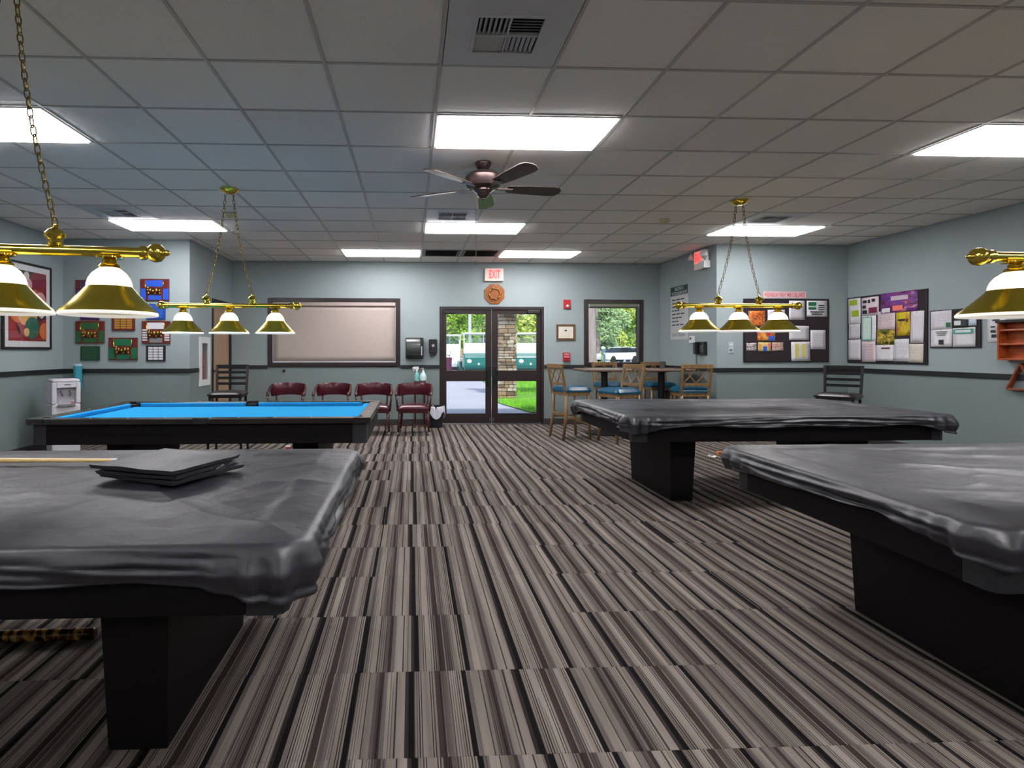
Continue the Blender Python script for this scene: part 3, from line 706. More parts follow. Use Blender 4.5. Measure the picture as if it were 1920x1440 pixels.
def lamp(label, px_mid, py_bar, Y, spacing, half, Rr, can_dx, tilt=0., rz=0., knob=.21, nshade=3):
    p = onY(px_mid, py_bar, Y)
    t = thing('billiard_lamp', label, 'lamp', (p.x, Y, p.z), rz, 'brass billiard lamps')
    sl = lambda x: -x * tilt
    MB().tube([(-half, 0, sl(-half)), (half, 0, sl(half))], .0215, 20).build('bar', BRASS, t, smooth=True)
    for s in (-1, 1):
        M = Matrix.Translation((s * half, 0, sl(s * half))) @ Matrix.Rotation(s * PI / 2, 4, 'Y')
        MB().lathe([(.0215, -.03), (.030, -.026), (.030, -.012), (.024, -.006), (.024, .002), (.034, .012), (.040, .03), (.036, .048), (.022, .062), (.012, .068), (.014, .074), (.008, .084), (.001, .088)], 20, M=M).build('finial', BRASS, t, smooth=True)
    sm = shade_meshes(Rr)
    for i in range(nshade):
        x = (i - (nshade - 1) / 2) * spacing
        loc = (x, 0, sl(x) - .262)
        sh = link('shade', sm[0], t, loc)
        for nm, me in zip(('glass_rim', 'glass_dome', 'neck'), sm[1:]): link(nm, me, sh)
        MB().ball((0, 0, .11), .034, 14, 10, (1, 1, 1.25)).build('bulb', BULBM, sh, smooth='all')
        li = bpy.data.lights.new('bulb_light', 'POINT'); li.energy = BULB_WATTS; li.shadow_soft_size = .03; li.color = (1, .94, .84)
        lo = bpy.data.objects.new('bulb_light', li); C.objects.link(lo); lo.parent = sh; lo.location = (0, 0, .045)
        # brass socket plate on the bar above every shade
        MB().lathe([(.001, 0), (.05, 0), (.05, -.006), (.02, -.012), (.001, -.012)], 20, (x, 0, sl(x) - .0205)).build('socket_plate', BRASS, t, smooth=True)
    zc = CEIL - p.z
    MB().lathe([(.001, 0), (.085, 0), (.085, -.01), (.06, -.034), (.03, -.044), (.001, -.046)], 28, (can_dx, 0, zc)).build('canopy', BRASS, t, smooth=True)
    for s in (-1, 1):
        xk = s * knob
        MB().lathe([(.001, .015), (.024, .02), (.03, .03), (.026, .042), (.038, .056), (.04, .068), (.026, .084), (.012, .092), (.009, .104), (.001, .108)], 16, (xk, 0, sl(xk))).build('chain_knob', BRASS, t, smooth=True)
        a = Vector((xk, 0, sl(xk) + .112)); b = Vector((can_dx + s * .035, 0, zc - .046))
        d = b - a; n = max(2, int(d.length / .038)); ang = math.atan2(d.x, d.z)
        for i in range(n + 1):
            f = i / n
            q = a + d * f + Vector((-s * .025 * math.sin(PI * f), 0, 0))
            link('chain_link', LINK, t, q, (0, ang, 0) if i % 2 == 0 else (0, ang, PI / 2), (1.28, 1.28, 1.28))
    return t
L1 = lamp('large near brass lamp hanging over the covered table with the cue', 4, 467, 2.4, .428, .585, .181, .02, tilt=.02)
L2 = lamp('brass three-shade lamp hanging over the blue cloth table', 430, 573, 5.4, .424, .59, .178, .0)
L3 = lamp('brass three-shade lamp hanging in front of the bulletin board and banner', 1385, 573, 5.6, .405, .58, .19, .01)
x4 = onY(1905, 482, 2.4).x
L4 = lamp('near brass lamp at the right edge over the right-hand covered table', PX + F * ((x4 + .42) * _c - 2.4 * _s) / ((x4 + .42) * _s + 2.4 * _c), 483, 2.4, .42, .56, .2, 0.)
# ================================================================== POOL TABLES
CLOTH = mat('blue_cloth', (46, 164, 226), .95, var=.03, scale=60, bump=.08, bscale=700, spec=.05)
POCKET = mat('black_rubber_pocket', (20, 20, 24), .5)
TL, TW, TH = 2.60, 1.50, .745
def pool_table(label, loc, cloth=True):
    t = thing('pool_table', label, 'pool table', loc, 0, 'pool tables')
    hx, hy = TL / 2, TW / 2; rw = .105; zr = .70
    # wooden top rails, mitred at the corner castings
    cc = .135
    for s in (-1, 1):
        for (a, b) in ((-hx + cc, -.055), (.055, hx - cc)):
            bx(t, 'rail', (a, b, s * hy - (rw if s > 0 else 0), s * hy + (rw if s < 0 else 0), zr, TH), RAILWOOD, .008)
        bx(t, 'rail', (s * hx - (rw if s > 0 else 0), s * hx + (rw if s < 0 else 0), -hy + cc, hy - cc, zr, TH), RAILWOOD, .008)
    # corner castings with pocket notch, side castings
    for sx in (-1, 1):
        for sy in (-1, 1):
            poly = [(hx, hy - cc), (hx, hy - .02), (hx - .006, hy - .006), (hx - .02, hy), (hx - cc, hy), (hx - cc, hy - rw * .72), (hx - .095, hy - .062), (hx - .062, hy - .095), (hx - rw * .72, hy - cc)]
            if sx * sy < 0: poly = poly[::-1]
            vs = [(sx * p[0], sy * p[1], zr + .001) for p in poly] + [(sx * p[0], sy * p[1], TH + .002) for p in poly]; n = len(poly)
            MB().add(vs, [tuple(range(n)), tuple(range(2 * n - 1, n - 1, -1))] + [(i, (i + 1) % n, (i + 1) % n + n, i + n) for i in range(n)]).build('corner_casting', RAILWOOD, t, bevel=.004)
            MB().lathe([(.058, .0), (.058, -.02), (.05, -.1), (.03, -.12), (.001, -.122)], 18, (sx * (hx - .118), sy * (hy - .118), TH - .022)).build('pocket', POCKET, t, smooth=True)
    for sy in (-1, 1):
        a0, a1 = sorted((sy * hy, sy * (hy - .055)))
        bx(t, 'side_casting', (-.0545, .0545, a0, a1, zr, TH + .004), POCKET, .004)
        MB().lathe([(.05, .0), (.05, -.02), (.045, -.1), (.001, -.11)], 16, (0, sy * (hy - .112), TH - .02)).build('pocket', POCKET, t, smooth=True)
    # slate bed with cloth, six cushions
    zb = TH - .042
    bx(t, 'cloth_bed', (-hx + .16, hx - .16, -hy + .16, hy - .16, zb - .03, zb), CLOTH)
    def cushion(p0, p1, nrm, cut0, cut1):
        p0, p1, nrm = Vector(p0), Vector(p1), Vector(nrm); d = (p1 - p0).normalized()
        wd = .055
        lo, up = [], []
        vs = [p0 + Vector((0, 0, TH - .008)), p1 + Vector((0, 0, TH - .008)), p1 - d * cut1 + nrm * wd + Vector((0, 0, TH - .010)), p0 + d * cut0 + nrm * wd + Vector((0, 0, TH - .010)),
              p0 + Vector((0, 0, zb - .004)), p1 + Vector((0, 0, zb - .004)), p1 - d * cut1 + nrm * (wd - .016) + Vector((0, 0, zb - .004)), p0 + d * cut0 + nrm * (wd - .016) + Vector((0, 0, zb - .004))]
        MB().add(vs, [(0, 1, 2, 3), (7, 6, 5, 4), (0, 4, 5, 1), (1, 5, 6, 2), (2, 6, 7, 3), (3, 7, 4, 0)]).build('cushion', CLOTH, t, bevel=.003)
    for s in (-1, 1):
        y = s * (hy - rw)
        for (a, b, c0, c1) in ((-hx + .185, -.062, .045, .012), (.062, hx - .185, .012, .045)):
            cushion((a, y, 0), (b, y, 0), (0, -s, 0), c0, c1)
        cushion((s * (hx - rw), -hy + .185, 0), (s * (hx - rw), hy - .185, 0), (-s, 0, 0), .045, .045)
    # apron panels with charcoal corner caps
    ax, ay, za = hx - .03, hy - .03, .545
    for s in (-1, 1):
        a0, a1 = sorted((s * ay, s * (ay - .03))); bx(t, 'apron', (-ax + .11, ax - .11, a0, a1, za, zr - .001), TABLEWOOD, .003)
        a0, a1 = sorted((s * ax, s * (ax - .03))); bx(t, 'apron', (a0, a1, -ay + .11, ay - .11, za, zr - .001), TABLEWOOD, .003)
        for s2 in (-1, 1):
            pts = [(ax - .11, ay), (ax - .035, ay), (ax - .01, ay - .01), (ax, ay - .035), (ax, ay - .11), (ax - .03, ay - .11), (ax - .03, ay - .04), (ax - .04, ay - .03), (ax - .11, ay - .03)]
            vs = [(s * p[0], s2 * p[1], za - .002) for p in pts] + [(s * p[0], s2 * p[1], zr - .001) for p in pts]; n = len(pts)
            MB().add(vs, [tuple(range(n)), tuple(range(2 * n - 1, n - 1, -1))] + [(i, (i + 1) % n, (i + 1) % n + n, i + n) for i in range(n)]).build('corner_cap', TABLECAP, t, bevel=.002)
    bx(t, 'slate_frame', (-ax + .031, ax - .031, -ay + .031, ay - .031, za + .05, zb - .032), TABLEWOOD)
    # two slab pedestals, wider at the top
    for s in (-1, 1):
        c = s * .745; b0, b1, d0, d1, yo = .092, .108, .43, .465, .0
        MB().hexa([(c - b0, yo - d0, .001), (c + b0, yo - d0, .001), (c + b0, yo + d0, .001), (c - b0, yo + d0, .001)], [(c - b1, yo - d1, za + .05), (c + b1, yo - d1, za + .05), (c + b1, yo + d1, za + .05), (c - b1, yo + d1, za + .05)]).build('pedestal', TABLEWOOD, t, bevel=.004)
    if True:
        dots = []
        for s in (-1, 1):
            for i in (-3, -2, -1, 1, 2, 3): dots.append((i * .28, s * (hy - .05)))
            for i in (-1, 0, 1): dots.append((s * (hx - .05), i * .28))
        if cloth:
            for (x, y) in dots: MB().lathe([(.001, 0), (.007, 0), (.007, .0012), (.001, .0012)], 12, (x, y, TH - .0002)).build('sight_dot', mat('pearl_sight', (220, 216, 206), .3), t)
    return t
P1 = (-1.62, 5.21, 0); P2 = (-1.61, 2.25, 0); P3 = (3.01, 5.13, 0); P4 = (2.99, 2.285, 0)
K1, K2, K3, K4 = 1.04, .95, 1.0, .935          # the tables differ a little in width
pool_table('uncovered pool table with bright blue cloth and black rails', P1).scale.y = K1
pool_table('black slab-leg pool table beneath the cover with the cue on it', P2, False).scale.y = K2
pool_table('black slab-leg pool table beneath the cover near the bar stools', P3, False).scale.y = K3
pool_table('black slab-leg pool table cut off by the right edge', P4, False).scale.y = K4

# ------------------------------------------------------------------ vinyl covers
def cover(label, loc, seed, drop=.125, pucker=1.):
    hx, hy, rc = TL / 2 + .018, TW / 2 + .018, .085
    per = []
    def arc(cx, cy, a0, n):
        for i in range(n + 1):
            a = a0 + PI / 2 * i / n; per.append((cx + rc * math.cos(a), cy + rc * math.sin(a), math.cos(a), math.sin(a), 1. - abs(2 * i / n - 1)))
    nx, ny, nc = 170, 100, 26
    def line(p, q, n, nxv, nyv):
        for i in range(1, n): per.append((p[0] + (q[0] - p[0]) * i / n, p[1] + (q[1] - p[1]) * i / n, nxv, nyv, 0.))
    arc(hx - rc, hy - rc, 0, nc); line((hx - rc, hy), (-hx + rc, hy), nx, 0, 1); arc(-hx + rc, hy - rc, PI / 2, nc); line((-hx, hy - rc), (-hx, -hy + rc), ny, -1, 0)
    arc(-hx + rc, -hy + rc, PI, nc); line((-hx + rc, -hy), (hx - rc, -hy), nx, 0, -1); arc(hx - rc, -hy + rc, 1.5 * PI, nc); line((hx, -hy + rc), (hx, hy - rc), ny, 1, 0)
    n = len(per); zt = TH + .0085
    nz = lambda x, y, z=0.: noise.noise(Vector((x + seed * 7.3, y - seed * 3.1, z + seed)))
    # arc length and closeness to a corner
    s_ = [0.]
    for i in range(1, n): s_.append(s_[-1] + math.hypot(per[i][0] - per[i - 1][0], per[i][1] - per[i - 1][1]))
    def corner(x, y):
        d = math.hypot(hx - abs(x), hy - abs(y)); return math.exp(-(d / .22) ** 2)
    rings = []
    # top: rings scaled towards the middle line
    fr = [i / 52. for i in range(50)] + [.97, .98, .99, 1.]
    for f in fr:
        ring = []
        for (x, y, ax, ay, cq) in per:
            d = (1 - f) * hy                                        # distance in from the edge
            ex = hx - hy
            cxx = max(-ex, min(ex, x)) if abs(x) < hx - hy else math.copysign(ex, x)
            X = cxx + (x - cxx) * f if True else x
            Yv = y * f
            sag = -.012 * (1 / (1 + math.exp(-(d - .15) / .016))) * (.8 + .5 * nz(X * 2, Yv * 2))
            fold = .005 * max(0, nz(X * 1.1 + Yv * 2.2, Yv * .6 - X * .2, 2.)) + .009 * (1 - abs(nz(X * 1.3 + Yv * .8, Yv * 2.4, 5.))) ** 6 + .0035 * nz(X * 8, Yv * 8, 9.) + .0025 * (1 - abs(nz(X * 6 + Yv * 4, Yv * 7 - X * 3, 15.))) ** 5 + .0012 * nz(X * 24, Yv * 24, 19.) + .004 * (1 - abs(nz(X * 3.1 - Yv * 2.2, Yv * 1.4 + X, 12.))) ** 8
            crease = .006 * math.exp(-((d - .145) / .02) ** 2) * (.3 + max(0, nz(X * 2.5, Yv * 2.5, 3.)))
            zz = zt + (sag + fold + crease) * (1 - f ** 14) + .004 * nz(X * 6, Yv * 6, 1.5) * f ** 14 * 0
            ring.append((X, Yv, max(zz, TH + .006 if d < .16 else TH - .02)))
        rings.append(ring)
    # shoulder and hanging skirt
    m = 20
    for k in range(1, m + 1):
        g = k / m; ring = []
        for i, (x, y, ax, ay, cq) in enumerate(per):
            cr = corner(x, y); s = s_[i]
            dr = drop * (1 + .32 * nz(x * 1.7, y * 1.7, 4.) + .10 * nz(x * 7, y * 7, 4.)) + .035 * cr * pucker
            dep = g * dr
            out = .014 * (1 - math.exp(-g * 6)) + .004
            # horizontal drag folds along the sides, vertical puckers in the corners
            horiz = .022 * (.5 - abs(nz(s * 1.4, dep * 30 + 1.5 * nz(s * .8, 0., 2.), 6.)) * 1.6) + .010 * nz(s * 4.1, dep * 60, 8.) + .009 * nz(s * 10, dep * 22, 3.)
            vert = (.013 * cr * pucker) * math.sin(s * 74 + 2 * nz(s * 6, 0, 1.)) + .010 * nz(s * 9, dep * 6, 2.) * (.4 + cr)
            bulge = .016 * cr * math.sin(PI * min(1, g * 1.2))
            o_ = out + (horiz * (1 - .75 * cr) + vert) * min(1, g * 2.2) + bulge + .006
            o_ = max(o_, .004)
            rr = .018; zz = zt - dep if dep > rr else zt - rr * (1 - math.sqrt(max(0, 1 - (dep / rr - 1) ** 2))) * 0 - dep
            ring.append((x + ax * o_, y + ay * o_, zz))
        rings.append(ring)
    vs = [p for r_ in rings for p in r_]
    fs = [(i * n + j, i * n + (j + 1) % n, (i + 1) * n + (j + 1) % n, (i + 1) * n + j) for i in range(len(rings) - 1) for j in range(n)]
    o = MB().add(vs, fs).build('table_cover', VINYL, None, smooth='all', loc=loc)
    sb = o.modifiers.new('solid', 'SOLIDIFY'); sb.thickness = .0015; sb.offset = 1
    return tag(o, label, 'table cover', 'vinyl table covers')
cover('black vinyl cover with a cue and a folded cover lying on it', P2, 1.3, .106).scale.y = K2
cover('black vinyl cover on the far right table in front of the bar stools', P3, 4.1, .082, 1.9).scale.y = K3
cover('grey black vinyl cover on the near table at the right edge', P4, 8.6, .08).scale.y = K4

# folded spare cover and cue lying on the near left cover
zc = TH + .022
pf = onZ(315, 886, zc)
fc = thing('folded_cover', 'black vinyl cover folded into a thick diamond-shaped pad on the near left table', 'folded cover', (pf.x, pf.y, zc + .002), R(68))
rnd = random.Random(5)
zz = 0.
for i, (a, b, dx, dy, rz, th) in enumerate(((.185, .20, .012, -.02, -4, .014), (.175, .19, -.008, -.012, 3, .013), (.19, .205, 0, 0, 0, .014))):
    def top(u, v, a=a, b=b, s=i):
        x, y = (u - .5) * 2 * a, (v - .5) * 2 * b
        return x, y, .004 * noise.noise(Vector((x * 9, y * 9, s * 3.))) + .012 * max(0, abs(u - .5) * 2 - .7) * (1 if s == 2 else -.3)
    nu = 16; g = MB()
    up = [[top(p / nu, q / nu) for q in range(nu + 1)] for p in range(nu + 1)]
    vs = [(x, y, z + th) for row in up for (x, y, z) in row] + [(x * .97, y * .97, z * .4) for row in up for (x, y, z) in row]
    K = (nu + 1) ** 2; fs = []
    for p in range(nu):
        for q in range(nu):
            q0 = p * (nu + 1) + q; fs.append((q0, q0 + nu + 1, q0 + nu + 2, q0 + 1)); fs.append((K + q0, K + q0 + 1, K + q0 + nu + 2, K + q0 + nu + 1))
        for (a_, b_) in ((p, p + 1), ((nu) * (nu + 1) + p, (nu) * (nu + 1) + p + 1)): fs.append((a_, b_, K + b_, K + a_))
        for (a_, b_) in ((p * (nu + 1), (p + 1) * (nu + 1)), (p * (nu + 1) + nu, (p + 1) * (nu + 1) + nu)): fs.append((a_, b_, K + b_, K + a_))
    g.add(vs, fs, Matrix.Translation((dx, dy, zz)) @ Matrix.Rotation(R(rz), 4, 'Z'))
    g.build('folded_layer', VINYL, fc, smooth=True)
    # rolled fold edge along the front
    zz += th + .005
for k in range(5):
    x0 = -.16 + k * .07
    MB().tube([(x0, -.185 + rnd.uniform(-.01, .01), .012), (x0 + .04, -.19, .020 + rnd.uniform(-.006, .006)), (x0 + .085, -.18, .012)], [.006, .012, .005], 8).build('crumpled_edge', VINYL, fc, smooth='all')
zq = TH + .026
pc = onZ(222, 863, zq)
cue = thing('pool_cue', 'pale maple pool cue lying along the far side of the near left table', 'cue', (pc.x, pc.y, zq), R(-1.0))
MAPLE = wood('pale_maple', (214, 178, 112), (232, 202, 140), .3, 4., (12, 1, 1), coat=.3)
MB().tube([(-.028, 0, 0), (-.70, 0, .003), (-1.0, 0, .004)], [.0085, .0115, .013], 14).build('shaft', MAPLE, cue, smooth=True)
MB().tube([(-.004, 0, 0), (-.028, 0, 0)], .0086, 12).build('ferrule', WHITEP, cue, smooth=True)
MB().tube([(0, 0, 0), (-.004, 0, 0)], .006, 12).build('tip', mat('blue_chalk_tip', (70, 90, 120), .9), cue, smooth=True)
MB().tube([(-1.0, 0, .004), (-1.44, 0, .006)], [.0126, .0145], 14).build('butt', wood('dark_cue_butt', (70, 40, 26), (110, 66, 40), .3, 4., (12, 1, 1)), cue, smooth=True)
# tortoiseshell cylinder lying on the carpet beyond the near left pedestal
pt = onZ(174, 1203, 0)
MARBLE = None
def tortoise():
    m, t, b, out = newmat('tortoiseshell'); L = t.links.new
    tc = N(t, 'ShaderNodeTexCoord'); mp = N(t, 'ShaderNodeMapping'); mp.inputs['Scale'].default_value = (30, 14, 14); L(tc.outputs['Object'], mp.inputs[0])
    nz = N(t, 'ShaderNodeTexNoise'); nz.inputs['Scale'].default_value = 1.2; nz.inputs['Detail'].default_value = 3; L(mp.outputs[0], nz.inputs['Vector'])
    r = N(t, 'ShaderNodeValToRGB'); e = r.color_ramp.elements; e[0].position = .42; e[0].color = lin((24, 14, 10)); e[1].position = .52; e[1].color = lin((120, 62, 22))
    x = e.new(.60); x.color = lin((226, 168, 66)); x = e.new(.68); x.color = lin((240, 214, 130))
    L(nz.outputs['Fac'], r.inputs[0]); L(r.outputs[0], b.inputs['Base Color']); b.inputs['Roughness'].default_value = .2; b.inputs['Coat Weight'].default_value = .4
    return m
TORT = tortoise()
tc_ = thing('cue_case', 'amber tortoiseshell cue tube lying on the carpet under the near left table', 'cue case', (pt.x, pt.y + .02, 0.0), R(1.5))
MB().tube([(-.02, 0, .0265), (-.75, 0, .0265)], .0255, 20).build('tube', TORT, tc_, smooth=True)
MB().lathe([(.001, 0), (.02, 0), (.0262, .006), (.0262, .02), (.001, .02)], 20, M=Matrix.Translation((0, 0, .0265)) @ Matrix.Rotation(-PI / 2, 4, 'Y')).build('end_cap', mat('dark_brown_cap', (50, 32, 24), .3), tc_, smooth=True)
# small litter on the floor
p = onZ(540, 846, 0)
t = thing('chalk_box', 'tiny red and white chalk box on the carpet under the blue table', 'box', (p.x, p.y, 0), R(12))
bx(t, 'box_body', (-.03, .03, -.03, .03, .0005, .055), mat('red_card', (206, 62, 74), .5), .003); bx(t, 'box_lid', (-.031, .031, -.031, .031, .055, .068), mat('white_card', (222, 214, 214), .5), .002)
p = onZ(1350, 853, 0)
t = thing('wood_block', 'small orange wooden block on the carpet under the far right table', 'block', (p.x + .02, p.y, 0), R(8))
bx(t, 'block_body', (-.055, .055, -.03, .03, .0005, .04), wood('orange_pine', (186, 120, 58), (206, 146, 80), .5, 5.), .004)
p = onZ(1336, 859, 0)
t = thing('paper_scrap', 'crumpled white paper scrap beside the orange block on the carpet', 'paper', (p.x, p.y, 0), 0)
rr = random.Random(2); mb = MB()
mb.grid(lambda u, v: ((u - .5) * .08 + .01 * noise.noise(Vector((u * 5, v * 5, 1))), (v - .5) * .07, .012 + .03 * abs(noise.noise(Vector((u * 4, v * 4, 3)))) + .02 * abs(u - .5)), 8, 8)
mb.build('crumpled_sheet', mat('white_paper_scrap', (225, 226, 222), .7), t)
# ================================================================== SEATING
BURG = mat('burgundy_vinyl', (74, 20, 34), .25, var=.06, bump=.05, bscale=60, spec=.6)
MAHOG = wood('mahogany_frame', (46, 15, 16), (76, 28, 26), .3, 5., (1, 1, 12), coat=.3)
CASTER = mat('brass_caster', (150, 140, 120), .3, metal=1.)
def captain_chair(label, loc, rz):
    t = thing('captain_chair', label, 'chair', loc, rz, 'burgundy captain chairs along the back wall')
    # seat cushion, front towards -y
    def seat(u, v):
        x, y = (u - .5) * 2, (v - .5) * 2
        k = (1 - abs(x) ** 5) * (1 - abs(y) ** 5)
        return x * .245 * (1 - .06 * (y + 1) / 2), y * .225 - .01, .405 + .055 * k ** .45
    g = MB().grid(seat, 18, 18); g.box(-.235, .235, -.225, .205, .375, .407); g.build('seat', BURG, t, smooth=True)
    MB().box(-.225, .225, -.215, .20, .335, .376).build('seat_frame', MAHOG, t, bevel=.006)
    # upholstered barrel back
    n, m = 28, 10; vs = []
    for i in range(n + 1):
        a = R(24) + R(132) * i / n
        for j in range(m):
            q = 2 * PI * j / m
            rr = .272 + .024 * math.cos(q); z = .675 + .098 * math.copysign(abs(math.sin(q)) ** .8, math.sin(q)) - .018 * abs(math.cos(a)) ** 2
            vs.append((rr * math.cos(a), rr * math.sin(a) * .93 - .03, z))
    fs = [(i * m + j, (i + 1) * m + j, (i + 1) * m + (j + 1) % m, i * m + (j + 1) % m) for i in range(n) for j in range(m)] + [tuple(range(m)), tuple(n * m + j for j in range(m - 1, -1, -1))]
    MB().add(vs, fs).build('backrest', BURG, t, smooth=True)
    for s in (-1, 1):
        # curved arm sweeping down from the back to the front post
        MB().tube([(s * .252, .085, .735), (s * .264, .02, .70), (s * .27, -.06, .645), (s * .268, -.13, .625), (s * .262, -.19, .615), (s * .255, -.205, .59)], [.017, .02, .022, .024, .022, .016], 10).build('arm', MAHOG, t, smooth='all')
        MB().tube([(s * .262, -.195, .60), (s * .25, -.19, .48), (s * .235, -.185, .36)], [.017, .015, .018], 8).build('arm_post', MAHOG, t, smooth='all')
        MB().tube([(s * .2, .185, .61), (s * .195, .18, .48), (s * .19, .17, .36)], [.016, .014, .018], 8).build('back_post', MAHOG, t, smooth='all')
        for y0, y1 in ((-.18, -.215), (.17, .215)):
            lg = MB().tube([(s * .205, y0, .36), (s * .215, (y0 + y1) / 2, .2), (s * .228, y1, .055)], [.024, .02, .017], 10).build('leg', MAHOG, t, smooth='all')
            MB().lathe([(.001, -.011), (.022, -.011), (.025, -.006), (.025, .006), (.022, .011), (.001, .011)], 14, M=Matrix.Translation((s * .228, y1, .0255)) @ Matrix.Rotation(PI / 2, 4, 'Y')).build('caster', CASTER, lg, smooth=True)
            MB().tube([(s * .228, y1, .028), (s * .228, y1, .058)], .007, 8).build('caster_stem', CASTER, lg, smooth=True)
    MB().tube([(-.215, -.2, .15), (.215, -.2, .15)], .01, 8).build('stretcher', MAHOG, t, smooth='all')
    return t
ys = 8.72
xs = [onY(px, 740, ys + .15).x for px in (541, 626, 702.5, 777)]
c0 = captain_chair('burgundy captain chair leftmost of the four along the back wall', (xs[0], ys + .08, 0), R(3))
dup(c0, (xs[1], ys + .06, 0), R(-3), 'burgundy captain chair second from the left, below the beige blind')
dup(c0, (xs[2], ys + .02, 0), R(2), 'burgundy captain chair third from the left, partly behind the blue table corner')
dup(c0, (xs[3], ys, 0), R(-4), 'burgundy captain chair nearest the entrance, in front of the bottles')

# black metal ladder-back bar stools
BMETAL = mat('black_metal', (30, 28, 31), .35, metal=.3, var=.05)
BSEAT = mat('black_vinyl_seat', (34, 28, 30), .35, bump=.05)
def ladder_stool(label, loc, rz):
    t = thing('ladder_back_stool', label, 'bar stool', loc, rz, 'black ladder-back stools')
    mb = MB(); n = 20
    def seat(u, v):
        x, y = (u - .5) * 2, (v - .5) * 2; k = (1 - abs(x) ** 6) * (1 - abs(y) ** 6)
        return x * .205, y * .20, .735 + .035 * k ** .5
    g = MB().grid(seat, 14, 14); g.box(-.203, .203, -.198, .198, .715, .737); g.build('seat', BSEAT, t, smooth=True)
    MB().box(-.19, .19, -.185, .185, .69, .716).build('seat_frame', BMETAL, t, bevel=.003)
    for s in (-1, 1):
        MB().bar((s * .178, .185, .70), (s * .19, .235, 1.085), .028, .028).build('back_post', BMETAL, t, bevel=.003)
        MB().bar((s * .175, -.17, .70), (s * .195, -.195, .001), .028, .028).build('leg', BMETAL, t, bevel=.003)
        MB().bar((s * .175, .17, .70), (s * .195, .215, .001), .028, .028).build('leg', BMETAL, t, bevel=.003)
        MB().bar((s * .189, -.185, .28), (s * .189, .2, .28), .018, .018).build('stretcher', BMETAL, t)
    for y, z in ((-.186, .22), (.2, .30)): MB().bar((-.185, y, z), (.185, y, z), .018, .018).build('stretcher', BMETAL, t)
    for i in range(4):
        z = .845 + i * .072; f = (z - .70) / .385
        MB().bar((-.178 - .012 * f, .187 + .05 * f, z), (.178 + .012 * f, .187 + .05 * f, z), .012, .034 if i < 3 else .05).build('ladder_slat', BMETAL, t, bevel=.002)
    return t
p = onY(428, 735, 7.2)
s0 = ladder_stool('black ladder-back bar stool standing in front of the tan door', (p.x, 7.2, 0), R(5))
p = onY(1572, 740, 6.55)
dup(s0, (p.x, 6.55, 0), R(-50), 'black ladder-back bar stool in the right corner behind the covered table')

# oak bar stools with cross backs and blue seats
OAK = wood('honey_oak', (108, 82, 50), (142, 112, 72), .4, 6., (1, 1, 12), coat=.15)
BLUEV = mat('blue_vinyl_seat', (6, 76, 104), .28, var=.08, bump=.05, bscale=50, spec=.6)
def cross_stool(label, loc, rz):
    t = thing('cross_back_stool', label, 'bar stool', loc, rz, 'oak cross-back bar stools')
    def seat(u, v):
        x, y = (u - .5) * 2, (v - .5) * 2; k = (1 - abs(x) ** 5) * (1 - abs(y) ** 5)
        return x * .215, y * .205 - .005, .70 + .058 * k ** .4
    g = MB().grid(seat, 16, 16); g.box(-.212, .212, -.207, .197, .675, .702); g.build('seat', BLUEV, t, smooth=True)
    MB().box(-.2, .2, -.195, .185, .62, .676).build('seat_frame', OAK, t, bevel=.005)
    for s in (-1, 1):
        MB().bar((s * .185, .19, .63), (s * .20, .262, 1.045), .034, .026).build('back_post', OAK, t, bevel=.004)
        MB().tube([(s * .18, .18, .66), (s * .186, .185, .35), (s * .196, .235, .001)], [.025, .024, .021], 8).build('leg', OAK, t, smooth='all')
        MB().tube([(s * .18, -.175, .64), (s * .185, -.18, .3), (s * .195, -.2, .001)], [.024, .023, .021], 8).build('leg', OAK, t, smooth='all')
        MB().bar((s * .187, -.185, .30), (s * .187, .19, .30), .02, .03).build('stretcher', OAK, t, bevel=.003)
    MB().bar((-.19, -.186, .22), (.19, -.186, .22), .022, .035).build('footrest', OAK, t, bevel=.003)
    MB().bar((-.188, .19, .36), (.188, .19, .36), .02, .03).build('stretcher', OAK, t, bevel=.003)
    MB().bar((-.218, .262, 1.045), (.218, .262, 1.045), .03, .062).build('top_rail', OAK, t, bevel=.006)
    MB().bar((-.185, .212, .79), (.185, .212, .79), .024, .04).build('lower_rail', OAK, t, bevel=.004)
    for (xa, xb) in ((-.175, .0), (0., -.175), (0., .175), (.175, 0.)):
        MB().bar((xa, .215, .805), (xb, .256, 1.02), .014, .018).build('cross_slat', OAK, t, bevel=.002)
    return t
q0 = cross_stool('oak stool leftmost of the blue seats, side on beside the entrance', (2.32, 8.24, 0), R(105))
dup(q0, (onY(1139, 700, 9.4).x, 9.27, 0), R(2), 'oak stool with its back to the small window, behind the left pub table')
dup(q0, (2.88, 7.82, 0), R(-70), 'oak stool turned sideways in front of the left pub table')
dup(q0, (onY(1237, 700, 9.4).x - .06, 9.28, 0), R(-3), 'oak stool behind the right pub table against the back wall')
dup(q0, (onY(1295, 700, 7.98).x, 8.02, 0), R(176), 'oak stool with its crossed back to the viewer, right of the pub tables')
